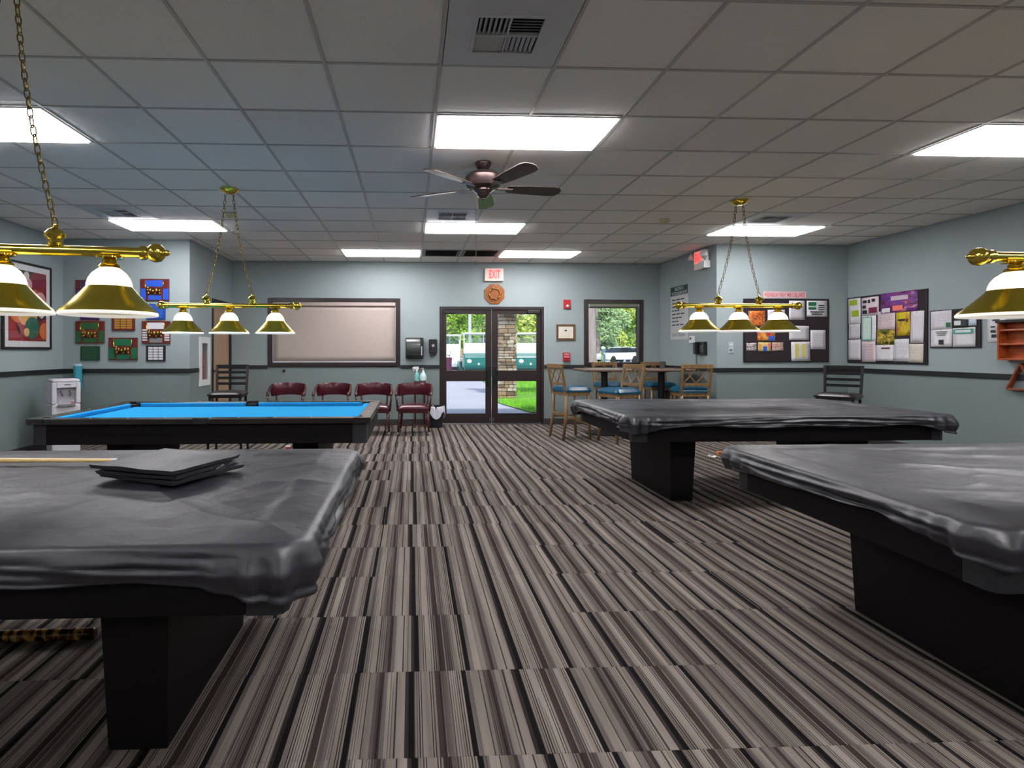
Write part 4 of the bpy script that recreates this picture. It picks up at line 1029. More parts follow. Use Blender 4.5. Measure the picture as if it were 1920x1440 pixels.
# pub tables
TOPW = wood('weathered_brown_top', (96, 76, 64), (128, 104, 86), .4, 6., (12, 1, 1)); IRON = mat('black_iron', (22, 22, 26), .4)
def pub_table(label, x, y):
    t = thing('pub_table', label, 'table', (x, y, 0), 0, 'square pub tables')
    bx(t, 'table_top', (-.37, .37, -.37, .37, .962, .99), TOPW, .006)
    bx(t, 'top_edge', (-.375, .375, -.375, .375, .956, .963), BLACKP)
    MB().tube([(0, 0, .03), (0, 0, .957)], .05, 18).build('post', IRON, t, smooth=True)
    MB().lathe([(.001, .956), (.13, .956), (.13, .945), (.05, .93)], 18).build('top_flange', IRON, t, smooth=True)
    MB().lathe([(.29, .001), (.29, .018), (.2, .035), (.05, .055), (.001, .055)], 32).build('foot', IRON, t, smooth=True)
pub_table('left pub table on a black post under the small window', onY(1133, 700, 8.6).x, 8.6)
xt2 = onY(1240, 700, 8.62).x
pub_table('right pub table on a black post holding a grey tumbler', xt2, 8.62)
MB().lathe([(.001, 0), (.033, 0), (.04, .11), (.037, .11), (.031, .006), (.001, .006)], 20).build('tumbler', mat('smoky_grey_plastic', (74, 80, 80), .2), None, smooth=True, loc=(onY(1243, 690, 8.6).x, 8.62, .9905))
tag(bpy.context.scene.objects['tumbler'], 'small grey tumbler standing on the right pub table', 'cup')
# ================================================================== THINGS ON THE BACK WALL
def wthing(name, label, cat, wall, box, group=None):
    c, w_, h_, rz = wspot(wall, *box)
    return thing(name, label, cat, c, rz, group), w_ / 2, h_ / 2
REDG = mat('red_lit_letters', (236, 48, 56), .4, var=0, emit=1.6, ecol=(255, 40, 50))
EXITF = mat('exit_face', (226, 214, 206), .4, var=.02)
EXITL = mat('exit_glow_face', (250, 190, 180), .5, var=.01, emit=.55, ecol=(255, 120, 110))
t, w, h = wthing('exit_sign', 'white exit sign with red lit letters above the entrance', 'sign', 'back', (908, 504, 943, 528))
bx(t, 'housing', (-w, w, -.06, 0, -h, h), EXITF, .006); bx(t, 'lit_face', (-w * .74, w * .82, -.0625, -.0602, -h * .72, h * .86), EXITL)
lettering(t, 'EXIT', h * 1.3, w * 1.16, (w * .06, -.0635, .01), REDG, bold=.02)
t, w, h = wthing('wall_plaque', 'octagonal orange wooden plaque with a ring of brass studs over the doors', 'plaque', 'back', (908, 533, 946, 569.5))
OCTW = wood('orange_oak', (128, 70, 24), (164, 98, 40), .35, 7., (1, 1, 12), coat=.3)
def octa(r_): return [(r_ * math.cos(PI / 8 + i * PI / 4), r_ * math.sin(PI / 8 + i * PI / 4)) for i in range(8)]
MB().prism(octa(w * 1.06), -.022, 0).build('backing', OCTW, t, bevel=.004); MB().prism(octa(w * .84), -.030, -.0221).build('inner_panel', OCTW, t, bevel=.004)
mb = MB(); mb.torus(w * .52, w * .12, 32, 8, Matrix.Translation((0, -.031, 0)) @ Matrix.Rotation(PI / 2, 4, 'X')); mb.build('carved_ring', wood('dark_carved_oak', (110, 56, 20), (150, 84, 34), .4, 7.), t, smooth='all')
for i in range(8):
    a = i * PI / 4 + .2; MB().ball((w * .54 * math.cos(a), -.048, w * .54 * math.sin(a)), .013, 10, 7).build('brass_stud', BRASS, t, smooth='all')
REDP = mat('fire_red_plastic', (176, 32, 42), .35, var=.04)
t, w, h = wthing('fire_strobe', 'red fire alarm strobe with a clear lens right of the doors', 'alarm', 'back', (1056, 562, 1069, 579))
bx(t, 'base', (-w, w, -.03, 0, -h, h), REDP, .006); bx(t, 'horn_grille', (-w * .7, w * .7, -.036, -.0302, h * .1, h * .8), REDP, .003)
MB().ball((w * .1, -.035, -h * .45), .03, 14, 9, (1, .8, .8)).build('strobe_lens', mat('frosted_lens', (226, 216, 216), .15, var=.01), t, smooth='all')
t, w, h = wthing('fire_pull_station', 'red fire alarm pull box just above the chair rail', 'alarm', 'back', (1055, 661, 1067.5, 677))
bx(t, 'box', (-w, w, -.045, 0, -h, h), REDP, .006); bx(t, 'pull_bar', (-w * .75, w * .75, -.06, -.0455, -h * .25, h * .2), mat('pale_red_bar', (206, 120, 124), .4), .004); lettering(t, 'FIRE', h * .34, w * 1.3, (0, -.0462, h * .6), WHITEP)
FRW = wood('brown_frame', (84, 58, 36), (112, 80, 50), .4, 6.)
def picture(t, w, h, fw, fm, depth=.022, cm=None):
    for q in ((-w, w, h - fw, h), (-w, w, -h, -h + fw)): bx(t, 'frame_side', (q[0], q[1], -depth, 0, q[2], q[3]), fm, .003)
    for q in ((-w, -w + fw), (w - fw, w)): bx(t, 'frame_side', (q[0], q[1], -depth, 0, -h + fw, h - fw), fm, .003)
    return bx(t, 'certificate' if cm else 'mat_board', (-w + fw, w - fw, -depth * .55, -.001, -h + fw, h - fw), cm or WHITEP)
t, w, h = wthing('framed_certificate', 'small certificate in a brown wooden frame between the red alarms', 'picture', 'back', (1043, 608, 1078, 638))
picture(t, w, h, .035, FRW, cm=paper_mat('certificate_print', (218, 212, 196), (120, 110, 100), 7., .45, .12)); bx(t, 'emblem', (-.02, .02, -.0135, -.0125, h * .12, h * .32), mat('dark_ink', (40, 42, 48), .6))
# paper towel and soap dispensers
DISP = mat('smoked_grey_dispenser', (70, 76, 74), .2, var=.05, coat=.3)
t, w, h = wthing('towel_dispenser', 'smoky grey paper towel dispenser with a white lever beside the doors', 'dispenser', 'back', (760.5, 633, 794, 672))
bx(t, 'back_shell', (-w, w, -.10, 0, -h, h), mat('dark_dispenser_shell', (40, 44, 44), .35), .012)
prof = [(-.10, -h * .8), (-.16, -h * .74), (-.205, -h * .35), (-.215, .0), (-.20, h * .55), (-.16, h * .85), (-.10, h * .88)]
vs = [(x, y, z) for x in (-w * .9, w * .62) for (y, z) in prof]; n = len(prof)
MB().add(vs, [tuple(range(n)), tuple(range(2 * n - 1, n - 1, -1))] + [(i, i + n, (i + 1) % n + n, (i + 1) % n) for i in range(n)]).build('front_cover', DISP, t, smooth=True)
bx(t, 'lever', (w * .70, w * .84, -.13, -.1005, -h * .7, h * .15), WHITEP, .006)
t, w, h = wthing('soap_dispenser', 'narrow black soap dispenser between the towel dispenser and the doors', 'dispenser', 'back', (804, 636, 819.5, 666))
bx(t, 'body', (-w, w, -.1, 0, -h * .8, h), BLACKP, .014); bx(t, 'pump_bar', (-w * .8, w * .8, -.115, -.04, -h, -h * .81), BLACKP, .006); bx(t, 'label_patch', (-w * .3, w * .3, -.1012, -.1002, h * .05, h * .35), mat('grey_print', (170, 172, 174), .5))
t, w, h = wthing('thermostat_dial', 'small dark thermostat dial on the wall under the beige blind', 'thermostat', 'back', (530, 692, 535.5, 698))
MB().lathe([(.001, 0), (w, 0), (w, .012), (w * .7, .03), (.001, .032)], 14, M=Matrix.Rotation(PI / 2, 4, 'X')).build('dial', BLACKP, t, smooth=True); bx(t, 'plate', (-w * 1.2, w * 1.2, -.004, 0, -h * 1.2, h * 1.2), GREYP)
# little table behind the last captain chair, with the two bottles
xb = onY(787, 715, 9.5).x; zb_ = .765
t = thing('side_table', 'narrow dark side table against the wall behind the last burgundy chair', 'table', (xb, 9.5, 0))
bx(t, 'top', (-.095, .095, -.14, .14, zb_ - .025, zb_), MAHOG, .004)
for sx in (-1, 1):
    for sy in (-1, 1): bx(t, 'leg', (sx * .078 - .015, sx * .078 + .015, sy * .12 - .015, sy * .12 + .015, .001, zb_ - .026), MAHOG, .003)
CLEARP = mat('clear_teal_liquid', (176, 206, 204), .12, var=.04, spec=.6); PALET = mat('pale_teal_liquid', (120, 190, 188), .15, var=.04)
x = onY(781.5, 715, 9.44).x
t = thing('spray_bottle', 'spray bottle with a white trigger behind the chair nearest the doors', 'bottle', (x, 9.44, zb_ + .0005), R(10))
MB().lathe([(.001, 0), (.036, 0), (.038, .01), (.036, .09), (.03, .12), (.016, .15), (.014, .165), (.001, .165)], 18).build('bottle', PALET, t, smooth=True)
g = MB(); g.box(-.018, .018, -.016, .016, .165, .19); g.build('collar', WHITEP, t, bevel=.003)
g = MB(); g.prism([(-.075, .205), (-.075, .222), (-.04, .236), (.03, .236), (.036, .20), (.012, .19), (-.03, .196)], -.011, .011); g.build('spray_head', WHITEP, t, bevel=.003)
g = MB(); g.prism([(-.03, .198), (-.058, .160), (-.066, .164), (-.045, .2)], -.006, .006); g.build('trigger', WHITEP, t)
x = onY(793.5, 715, 9.46).x
t = thing('pump_bottle', 'clear hand sanitizer pump bottle beside the spray bottle', 'bottle', (x, 9.46, zb_ + .0005), 0)
MB().lathe([(.001, 0), (.058, 0), (.062, .012), (.058, .07), (.045, .11), (.02, .145), (.016, .155), (.001, .155)], 22).build('bottle', CLEARP, t, smooth=True)
MB().lathe([(.018, .15), (.018, .17), (.006, .172), (.006, .20), (.012, .203), (.012, .212), (.001, .213)], 14).build('pump', WHITEP, t, smooth=True); bx(t, 'spout', (-.04, .005, -.006, .006, .203, .212), WHITEP, .002)
bx(t, 'label_band', (-.035, .035, -.0655, -.0615, .012, .045), WHITEP)
x = onY(817, 780, 9.45).x
t = thing('trash_can', 'black trash can with a white liner between the chair and the doors', 'trash can', (x + .0, 9.42, 0))
MB().lathe([(.001, .001), (.105, .001), (.135, .36), (.128, .36), (.1, .01), (.001, .01)], 24).build('bin', mat('black_bin', (22, 24, 32), .5), t, smooth=True)
def bagf(u, v):
    a = u * 2 * PI; k = 1 + .05 * math.sin(a * 9) + .04 * math.sin(a * 5 + 1)
    z = .375 - .17 * v * (1 + .35 * math.sin(a * 3)) if v > 0 else .30
    r_ = (.137 + .012 * v) * k if v > .0 else .118
    return r_ * math.cos(a), r_ * math.sin(a), z
MB().grid(bagf, 48, 8).build('bin_liner', mat('white_plastic_liner', (206, 206, 216), .3, bump=.2, bscale=30), t, smooth='all')

# ================================================================== RIGHT SIDE OF THE ALCOVE
t, w, h = wthing('exit_sign', 'side-on exit sign with two emergency lamp heads on the right wall corner', 'sign', 'ralc', (1312, 473, 1329, 503))
hd = onX(1300, 490, XAR); 
bx(t, 'housing', (-w, w, -.09, 0, -h, h), EXITF, .008)
bx(t, 'lit_face', (-w * .86, w * .86, -.0925, -.0902, -h * .35, h * .9), EXITL); lettering(t, 'EXIT', h * .9, w * 1.45, (0, -.0935, h * .28), REDG, bold=.03)
for s in (-1, 1):
    bx(t, 'lamp_arm', (s * (w + .02) - .02, s * (w + .02) + .02, -.07, -.02, -h * .5, h * .2), WHITEP, .004)
    M = Matrix.Translation((s * (w + .06), -.10, h * .45)) @ Matrix.Rotation(R(60), 4, 'X') @ Matrix.Rotation(s * R(20), 4, 'Y')
    MB().lathe([(.001, -.05), (.03, -.05), (.055, .0), (.058, .03), (.05, .034), (.001, .034)], 18, M=M).build('lamp_head', WHITEP, t, smooth=True)
bx(t, 'battery_box', (w * .15, w + .045, -.095, -.0001, -h * .95, -h * .2), WHITEP, .004)
t, w, h = wthing('rules_sign', 'tall white billiard room rules sign with a dark green heading', 'sign', 'ralc', (1259, 540, 1291.5, 636))
GREENS = mat('dark_green_print', (16, 58, 50), .5); INK = mat('black_ink', (34, 36, 40), .6)
bx(t, 'board', (-w, w, -.012, 0, -h, h), mat('off_white_board', (188, 190, 190), .5, var=.02), .002)
bx(t, 'heading_band', (-w, w, -.0135, -.0122, h * .66, h), GREENS)
lettering(t, 'WELCOME TO', h * .12, w * 1.0, (0, -.0142, h * .90), WHITEP); lettering(t, 'THE TPCA BILLIARD ROOM', h * .12, w * 1.75, (0, -.0142, h * .74), WHITEP)
for i, wd in enumerate((1.5, 1.35, 1.55, .9, 1.5, 1.2, .8, 1.4)):
    z = h * (.50 - i * .135)
    nseg = 3
    for k2 in range(nseg):
        a0 = -w * .82 + k2 * wd * w / nseg; bx(t, 'text_line', (a0, a0 + wd * w / nseg * .82, -.0132, -.0122, z - h * .022, z + h * .022), INK)
lettering(t, "DON'T SMOKE", h * .12, w * 1.45, (-w * .08, -.0134, -h * .82), INK)
t, w, h = wthing('thermostat', 'small white round-cornered thermostat above the wall phone', 'thermostat', 'ralc', (1295, 630, 1304, 644))
bx(t, 'case', (-w, w, -.03, 0, -h, h), WHITEP, .01); bx(t, 'display', (-w * .6, w * .1, -.0315, -.0302, 0, h * .6), BLACKP)
t, w, h = wthing('wall_phone', 'black corded wall phone beside the rules sign', 'phone', 'ralc', (1309, 641, 1326, 665))
bx(t, 'base', (-w, w, -.05, 0, -h, h), BLACKP, .008)
MB().prism([(-w * .75, -h * .92), (-w * .2, -h * .92), (-w * .25, -h * .3), (-w * .25, h * .3), (-w * .2, h * .92), (-w * .75, h * .92)], -.10, -.051).build('handset', BLACKP, t, bevel=.01)
for i in range(3):
    for j in range(4): bx(t, 'key', (w * (.1 + .27 * i), w * (.28 + .27 * i), -.054, -.0502, h * (.3 - .27 * j), h * (.42 - .27 * j)), GREYP)
pts = [(-w * .45 + .016 * math.cos(i * .9), -.06 + .012 * math.sin(i * .9), -h - .32 * i / 70 * (1 if i < 40 else (80 - i) / 40. * 1.0)) for i in range(0, 60)]
MB().tube(pts, .004, 6).build('coiled_cord', BLACKP, t, smooth='all')
t, w, h = wthing('light_switch', 'white light switch plate on the wall beside the bulletin board', 'switch', 'rret', (1365, 641, 1375, 662))
bx(t, 'plate', (-w, w, -.006, 0, -h, h), mat('wall_coloured_plate', (176, 190, 196), .4), .003)
for s in (-1, 1): bx(t, 'rocker', (-w * .5, w * .5, -.012, -.0062, s * h * .45 - h * .18, s * h * .45 + h * .18), WHITEP if s > 0 else GREYP, .002)

# ================================================================== BULLETIN BOARDS
BOARDM = mat('maroon_black_felt', (40, 30, 36), .9, var=.1, scale=60, bump=.2, bscale=300); BFR = mat('black_board_frame', (24, 22, 26), .4)
def board(label, wall, box, grp='bulletin boards'):
    t, w, h = wthing('bulletin_board', label, 'bulletin board', wall, box, grp)
    bx(t, 'felt', (-w + .02, w - .02, -.015, 0, -h + .02, h - .02), BOARDM)
    for q in ((-w, w, h - .022, h), (-w, w, -h, -h + .022)): bx(t, 'frame_side', (q[0], q[1], -.0168, 0, q[2], q[3]), BFR, .003)
    for q in ((-w, -w + .022), (w - .022, w)): bx(t, 'frame_side', (q[0], q[1], -.0168, 0, -h + .022, h - .022), BFR, .003)
    return t
PINM = mat('red_pin', (190, 60, 50), .3)
_rp = random.Random(11)
def sheet(label, wall, box, m, cat='paper', prints=(), off=.0175, name='pinned_sheet', tilt=None, grp=None):
    c, w_, h_, rz = wspot(wall, *box, off=off)
    t = thing(name, label, cat, c, rz, grp); w, h = w_ / 2, h_ / 2
    g = MB(); cu = _rp.uniform(.001, .004); tl = R(_rp.uniform(-1.2, 1.2) if tilt is None else tilt)
    M = Matrix.Rotation(tl, 4, 'Y')
    nx, nz = 4, 5; vs = []
    for i in range(nx + 1):
        for j in range(nz + 1):
            u, v = i / nx * 2 - 1, j / nz * 2 - 1; vs.append((u * w, -cu * max(0, -v) * (1 + u * .6) * .8, v * h))
    fs = [(i * (nz + 1) + j, (i + 1) * (nz + 1) + j, (i + 1) * (nz + 1) + j + 1, i * (nz + 1) + j + 1) for i in range(nx) for j in range(nz)]
    sh = g.add(vs, fs, M).build('sheet', m, t, smooth='all'); sh.modifiers.new('solid', 'SOLIDIFY').thickness = .0006
    for k_, (x0, x1, z0, z1, pm) in enumerate(prints): MB().box(x0 * w, x1 * w, -.0072 - k_ * .0004, -.0062, z0 * h, z1 * h, M).build('print', pm, t)
    MB().ball((0, -.009, h * .93), .0045, 8, 6).build('pin', PINM, t, smooth='all')
    return t
PW = paper_mat('typed_white_paper', (214, 212, 218), (96, 96, 110), 16., .52); PW2 = paper_mat('typed_list_paper', (208, 206, 212), (120, 118, 130), 26., .45, .14); PP = paper_mat('pinkish_notice', (216, 200, 204), (110, 90, 100), 13., .6, .14)
PG = paper_mat('pale_green_notice', (200, 214, 208), (120, 130, 128), 18., .3, .2); PB = paper_mat('beige_notice', (204, 198, 184), (96, 92, 84), 9., .45)
LIME = mat('lime_print', (156, 178, 40), .6); MAR = mat('maroon_print', (112, 30, 60), .6); GRN = mat('green_print', (30, 110, 72), .6); YEL = mat('yellow_print', (214, 204, 110), .6); TEAL = mat('teal_print', (64, 156, 140), .6)
RED_ = mat('red_print', (190, 46, 60), .6); BLU = mat('blue_print', (44, 90, 190), .6); ORA = mat('orange_print', (226, 150, 60), .6); SAL = mat('salmon_print', (232, 120, 104), .6); INKR = mat('dark_red_print', (96, 40, 40), .6)
board('dark bulletin board with photographs and a red banner above it', 'rret', (1393, 560, 1553, 679))
t, w, h = wthing('banner', "red and white paper banner reading Wednesday night men's billiards above the board", 'banner', 'rret', (1431, 546.5, 1511, 558.5))
bx(t, 'strip', (-w, w, -.002, 0, -h, h), mat('pale_pink_strip', (222, 186, 190), .6)); lettering(t, "WEDNESDAY NIGHT MEN'S BILLIARDS", h * 1.45, w * 1.9, (0, -.0028, 0), mat('banner_red', (186, 50, 62), .6), bold=.01)
PH1 = photo_mat('amber_room_photo', [(60, 24, 14), (170, 80, 30), (220, 130, 60), (120, 50, 30), (210, 190, 170)], 4.); PH2 = photo_mat('yellow_party_photo', [(226, 180, 90), (214, 160, 70), (190, 60, 40), (220, 200, 150)], 3.)
PH3 = photo_mat('grey_crowd_photo', [(70, 60, 62), (150, 140, 142), (210, 206, 206), (120, 80, 70)], 6.); PH4 = photo_mat('warm_crowd_photo', [(60, 40, 36), (190, 120, 90), (210, 205, 205), (90, 80, 100)], 7.)
S = lambda lab, b, m, pr=(), cat='paper', nm='pinned_sheet': sheet(lab, 'rret', b, m, cat, pr, name=nm, grp='papers pinned on the return wall board')
S('amber framed photograph at the upper left of the board behind the lamp', (1402, 583, 1433, 612), PH1, (), 'photograph', 'photograph')
S('white notice partly hidden by the hanging lamp shade', (1438, 581, 1470, 612), PW)
S('white typed sheet at the top middle of the banner board', (1478, 564, 1507, 600), PW)
S('white notice with a dark green logo square at the upper right corner', (1511, 564, 1549, 594), mat('plain_white_paper', (214, 214, 218), .6), ((-.86, -.1, -.1, .82, GRN), (-.86, -.1, .18, .36, mat('pale_print', (180, 210, 190), .6)), (.12, .7, .34, .48, INK), (.12, .72, .08, .2, INK), (.12, .68, -.18, -.06, INK), (-.7, .7, -.46, -.34, INK), (-.55, .5, -.74, -.62, INK)))
S('yellow photograph of people in red and blue in the middle of the banner board', (1419, 617, 1452, 639), PH2, ((.0, .36, -.2, .5, RED_), (.22, .9, -.95, -.2, BLU)), 'photograph', 'photograph')
S('grey crowd photograph lowest left of the three small ones', (1398, 643, 1417, 658), PH3, (), 'photograph', 'photograph')
S('small photograph with a round blue shape between two crowd photographs', (1420, 642, 1444, 659), mat('cream_photo', (214, 190, 120), .5, var=.2), ((-.25, .35, -.95, .1, BLU), (-.9, -.6, -.4, .7, ORA), (.5, .85, .0, .8, SAL)), 'photograph', 'photograph')
S('warm crowd photograph lowest right of the three small ones', (1446, 642, 1467, 658), PH4, (), 'photograph', 'photograph')
S('wide white sheet below the lamp on the banner board', (1478, 611, 1515, 638), PW2)
S('white sheet at the far right edge of the banner board', (1518, 619, 1546, 655), PW)
S('white schedule with two yellow columns at the bottom of the banner board', (1482, 641, 1517, 677), mat('plain_white_paper', (214, 214, 218)), ((-.62, -.2, -.6, .8, YEL), (.1, .5, -.6, .8, YEL)))
board('large bulletin board crowded with notices on the right wall', 'right', (1591, 559, 1741, 684))
S = lambda lab, b, m, pr=(), cat='paper', nm='pinned_sheet': sheet(lab, 'right', b, m, cat, pr, name=nm, grp='papers pinned on the right wall board')
PLW = mat('plain_white_paper', (214, 214, 218), .6)
S('white sheet with two lime green squares', (1593, 561, 1616, 607), PLW, ((-.75, .5, .48, .88, LIME), (-.4, .75, -.42, .05, LIME)))
S('sheet of small black and maroon pictures', (1618, 559, 1650, 590), mat('pale_pink_paper', (222, 206, 214), .6), ((-.8, -.35, .4, .7, INK), (-.2, .05, .35, .72, INK), (.25, .62, .45, .78, INK), (-.85, -.45, -.2, .15, INK), (-.85, -.3, -.8, -.4, INK), (-.1, .85, -.75, -.15, MAR)))
S('purple galaxy-coloured banner at the top of the right wall board', (1654, 551, 1723, 583), photo_mat('purple_flyer', [(60, 30, 60), (120, 40, 90), (90, 60, 150), (160, 60, 90), (190, 160, 190)], 5.), ((-.4, .55, .2, .62, mat('lilac_lettering', (196, 176, 190), .6)), (-.92, -.45, -.92, -.5, PLW), (-.3, .25, -.8, -.32, SAL)), 'flyer', 'flyer')
S('small typed note on the left edge of the right wall board', (1594, 608, 1615, 635), PW)
S('white sheet with a green rounded border', (1618, 593, 1645, 640), PLW, ((-.82, .45, -.9, .9, TEAL), (-.74, .37, -.84, .84, mat('mint_print', (196, 216, 206), .6))))
S('pinkish notice with centred text', (1648, 585, 1681, 617), PP)
S('mustard yellow flyer with black lettering', (1683, 585, 1709, 629), photo_mat('mustard_flyer', [(186, 150, 40), (200, 180, 30), (170, 120, 60)], 2.), ((-.7, .35, .22, .38, INK), (.5, .75, .1, .4, INKR)), 'flyer', 'flyer')
S('long white typed list at the right of the yellow flyer', (1710, 584, 1735, 643), PW2)
S('dark flyer with green and gold shapes in the middle of the right board', (1647, 618, 1680, 646), photo_mat('green_gold_flyer', [(40, 34, 34), (60, 90, 30), (190, 150, 40), (210, 200, 120)], 5.), (), 'flyer', 'flyer')
S('pale typed sheet in the lower left corner of the right board', (1593, 637, 1616, 675), PW2)
S('faint pink list second from the left along the bottom', (1618, 640, 1644, 679), PP)
S('white page with a dark red heading along the bottom', (1644, 647, 1678, 677), PLW, ((-.3, .65, .5, .68, INKR),))
S('tilted white letter third from the right along the bottom', (1678, 636, 1707, 678), PW)
S('beige sketch sheet in the lower right corner of the right board', (1706, 645, 1734, 680), PB)
board('small bulletin board between the large one and the wooden rack', 'right', (1746, 583, 1841, 652))
S = lambda lab, b, m, pr=(), cat='paper', nm='pinned_sheet': sheet(lab, 'right', b, m, cat, pr, name=nm, grp='papers pinned on the small board')
S('white letter at the upper left of the small board', (1748, 584.5, 1787, 617), PW, ((.5, .95, -.8, -.3, GRN),))
S('white letter with a dark drawing at the lower left of the small board', (1748, 618, 1788, 650), PLW, ((-.5, .6, .68, .74, INK), (-.4, .5, .5, .56, INK), (-.3, .4, .3, .36, INK), (-.2, .25, -.75, -.2, INK)))
S('dark green photograph card on the small board', (1790, 591, 1818, 614), mat('dark_green_card', (34, 50, 44), .5), ((-.8, .1, -.6, .1, WHITEP), (.1, .95, .3, .9, GRN)), 'photograph', 'photograph')
S('narrow blue and white card at the upper right of the small board', (1819, 583, 1834, 610), mat('pale_blue_card', (186, 204, 220), .5), ((-.6, .6, .5, .75, BLU),))
S('white form with a teal heading at the lower right of the small board', (1789, 615, 1832, 650), paper_mat('form_paper', (210, 210, 214), (130, 120, 130), 12., .35), ((-.9, .85, .35, .85, TEAL), (-.7, .65, .5, .75, PLW)))
sheet('loose white instruction sheet with small drawings taped to the right wall', 'right', (1852, 596, 1886, 642), PLW, 'paper', ((-.4, .4, .72, .84, INK), (-.6, -.1, .2, .32, INK), (.2, .6, .1, .4, INK), (-.6, -.1, -.2, 0, INK), (.2, .65, -.2, .05, INK), (-.5, 0, -.6, -.35, INK), (.2, .7, -.6, -.45, INK)), off=.001, name='instruction_sheet')
# wooden ball rack shelf and triangle on the right wall
c, w_, h_, rz = wspot('right', 1888, 606, 1960, 676)
t = thing('ball_rack', 'orange wooden ball rack on the right wall at the picture edge', 'shelf', c, rz); w, h = w_ / 2, h_ / 2
ORW = wood('orange_stained_wood', (146, 62, 26), (186, 96, 44), .35, 6., (12, 1, 1), coat=.3)
bx(t, 'back_panel', (-w, w, -.01, 0, -h, h), ORW); 
for s in (-1, 1): bx(t, 'side_panel', (s * w - (.018 if s > 0 else 0), s * w + (.018 if s < 0 else 0), -.11, -.0101, -h, h), ORW, .003)
for z in (-h, -h * .2, h * .55): bx(t, 'shelf', (-w + .018, w - .018, -.105, -.0101, z, z + .018), ORW, .003)
bx(t, 'top_panel', (-w - .01, w + .01, -.12, 0, h, h + .03), mat('black_stained_wood', (34, 30, 30), .4), .003)
p0, p1 = onX(1916, 681, XR - .03), onX(1891, 729, XR - .03)
d = p0.y - p1.y; L_ = (p0 - p1).length
t = thing('triangle_rack', 'brown wooden triangle rack hanging under the ball rack', 'rack', ((XR - .03), p0.y, p0.z), -PI / 2)
a = Vector((0, 0, 0)); b = Vector((-(p1.y - p0.y), 0, p1.z - p0.z)); b.x = -(p1.y - p0.y) if False else (p0.y - p1.y)
c2 = Vector((-b.x, 0, b.z))
TRW = wood('brown_stained_wood', (110, 54, 30), (150, 82, 48), .4, 6.)
for (q0_, q1_) in ((a, b), (a, c2), (b, c2)): MB().bar(q0_, q1_, .055, .02).build('rail', TRW, t, bevel=.004)
bx(t, 'hanging_peg', (-.01, .01, -.01, .029, -.03, -.012), BRASSD)

# ================================================================== LEFT SIDE
LOWGL = glass_mat('picture_glass', (1, 1, 1), .12)
cz_, cw, ch = (EXC[0] + EXC[1]) / 2, abs(EXC[1].y - EXC[0].y) / 2, (EXC[0].z - EXC[1].z) / 2
t = thing('extinguisher_cabinet', 'white recessed wall cabinet with a red fire extinguisher beside the tan door', 'fire extinguisher', cz_, PI / 2); w, h = cw, ch
bx(t, 'cabinet_back', (-w + .002, w - .002, .13, .14, -h + .002, h - .002), WHITEP)
for s in (-1, 1):
    bx(t, 'cabinet_side', (s * (w - .006) - .004, s * (w - .006) + .004, .0, .1295, -h + .002, h - .002), WHITEP); bx(t, 'cabinet_end', (-w + .011, w - .011, .0, .1295, s * (h - .006) - .004, s * (h - .006) + .004), WHITEP)
fr = .075
for q in ((h - .07, h + .02), (-h - .02, -h + .07)): bx(t, 'door_rail', (-w - .02, w + .02, -.022, -.001, q[0], q[1]), WHITEP, .003)
for q in ((-w - .02, -w + fr), (w - fr, w + .02)): bx(t, 'door_stile', (q[0], q[1], -.022, -.001, -h + .07, h - .07), WHITEP, .003)
MB().lathe([(.001, -h + .05), (.056, -h + .05), (.058, -h + .06), (.058, h * .3), (.045, h * .42), (.02, h * .46), (.02, h * .52), (.001, h * .52)], 20, (0, .062, 0)).build('extinguisher', REDP, t, smooth=True)
bx(t, 'extinguisher_valve', (-.03, .05, .045, .085, h * .53, h * .66), BLACKP, .005); MB().tube([(.045, .05, h * .55), (.07, .045, h * .4), (.068, .04, h * .1), (.064, .04, -h * .2)], .01, 8).build('hose', BLACKP, t, smooth='all')
bx(t, 'window_pane', (-w + fr, w - fr, -.012, -.009, -h + .07, h - .07), LOWGL)
# framed billiard print on the left wall
ptl, pbr = onX(2, 484, XL), onX(93, 655, XL)
c, w_, h_, rz = wspot('left', -4, 480, 93, 655)
zt_ = onX(93, 503, XL).z; zb2 = onX(93, 655, XL).z
y0_, y1_ = onX(1, 600, XL).y, onX(93, 600, XL).y
t = thing('framed_print', 'framed print of colourful billiard balls with a white mat on the left wall', 'picture', (XL + .001, (y0_ + y1_) / 2, (zt_ + zb2) / 2), PI / 2)
w, h = (y1_ - y0_) / 2, (zt_ - zb2) / 2
picture(t, w, h, .028, mat('black_picture_frame', (36, 28, 30), .35), .03)
mm = .1; iw, ih = w - mm, h - mm
bx(t, 'print_field', (-iw, iw, -.0185, -.0167, -ih, ih), mat('crimson_print', (136, 26, 36), .5, var=.2, scale=6))
def disc(x, z, rx, col, nm='printed_ball', lay=0, rz_=None):
    pts = []
    for i in range(22):
        a = 2 * PI * i / 22; pts.append((max(-iw, min(iw, x * iw + rx * math.cos(a))), max(-ih, min(ih, z * ih + (rz_ or rx) * math.sin(a)))))
    MB().prism(pts, -.0195 - lay * .0006, -.0186).build(nm, mat('print_%d_%d_%d' % col, col, .5, var=.08), t)
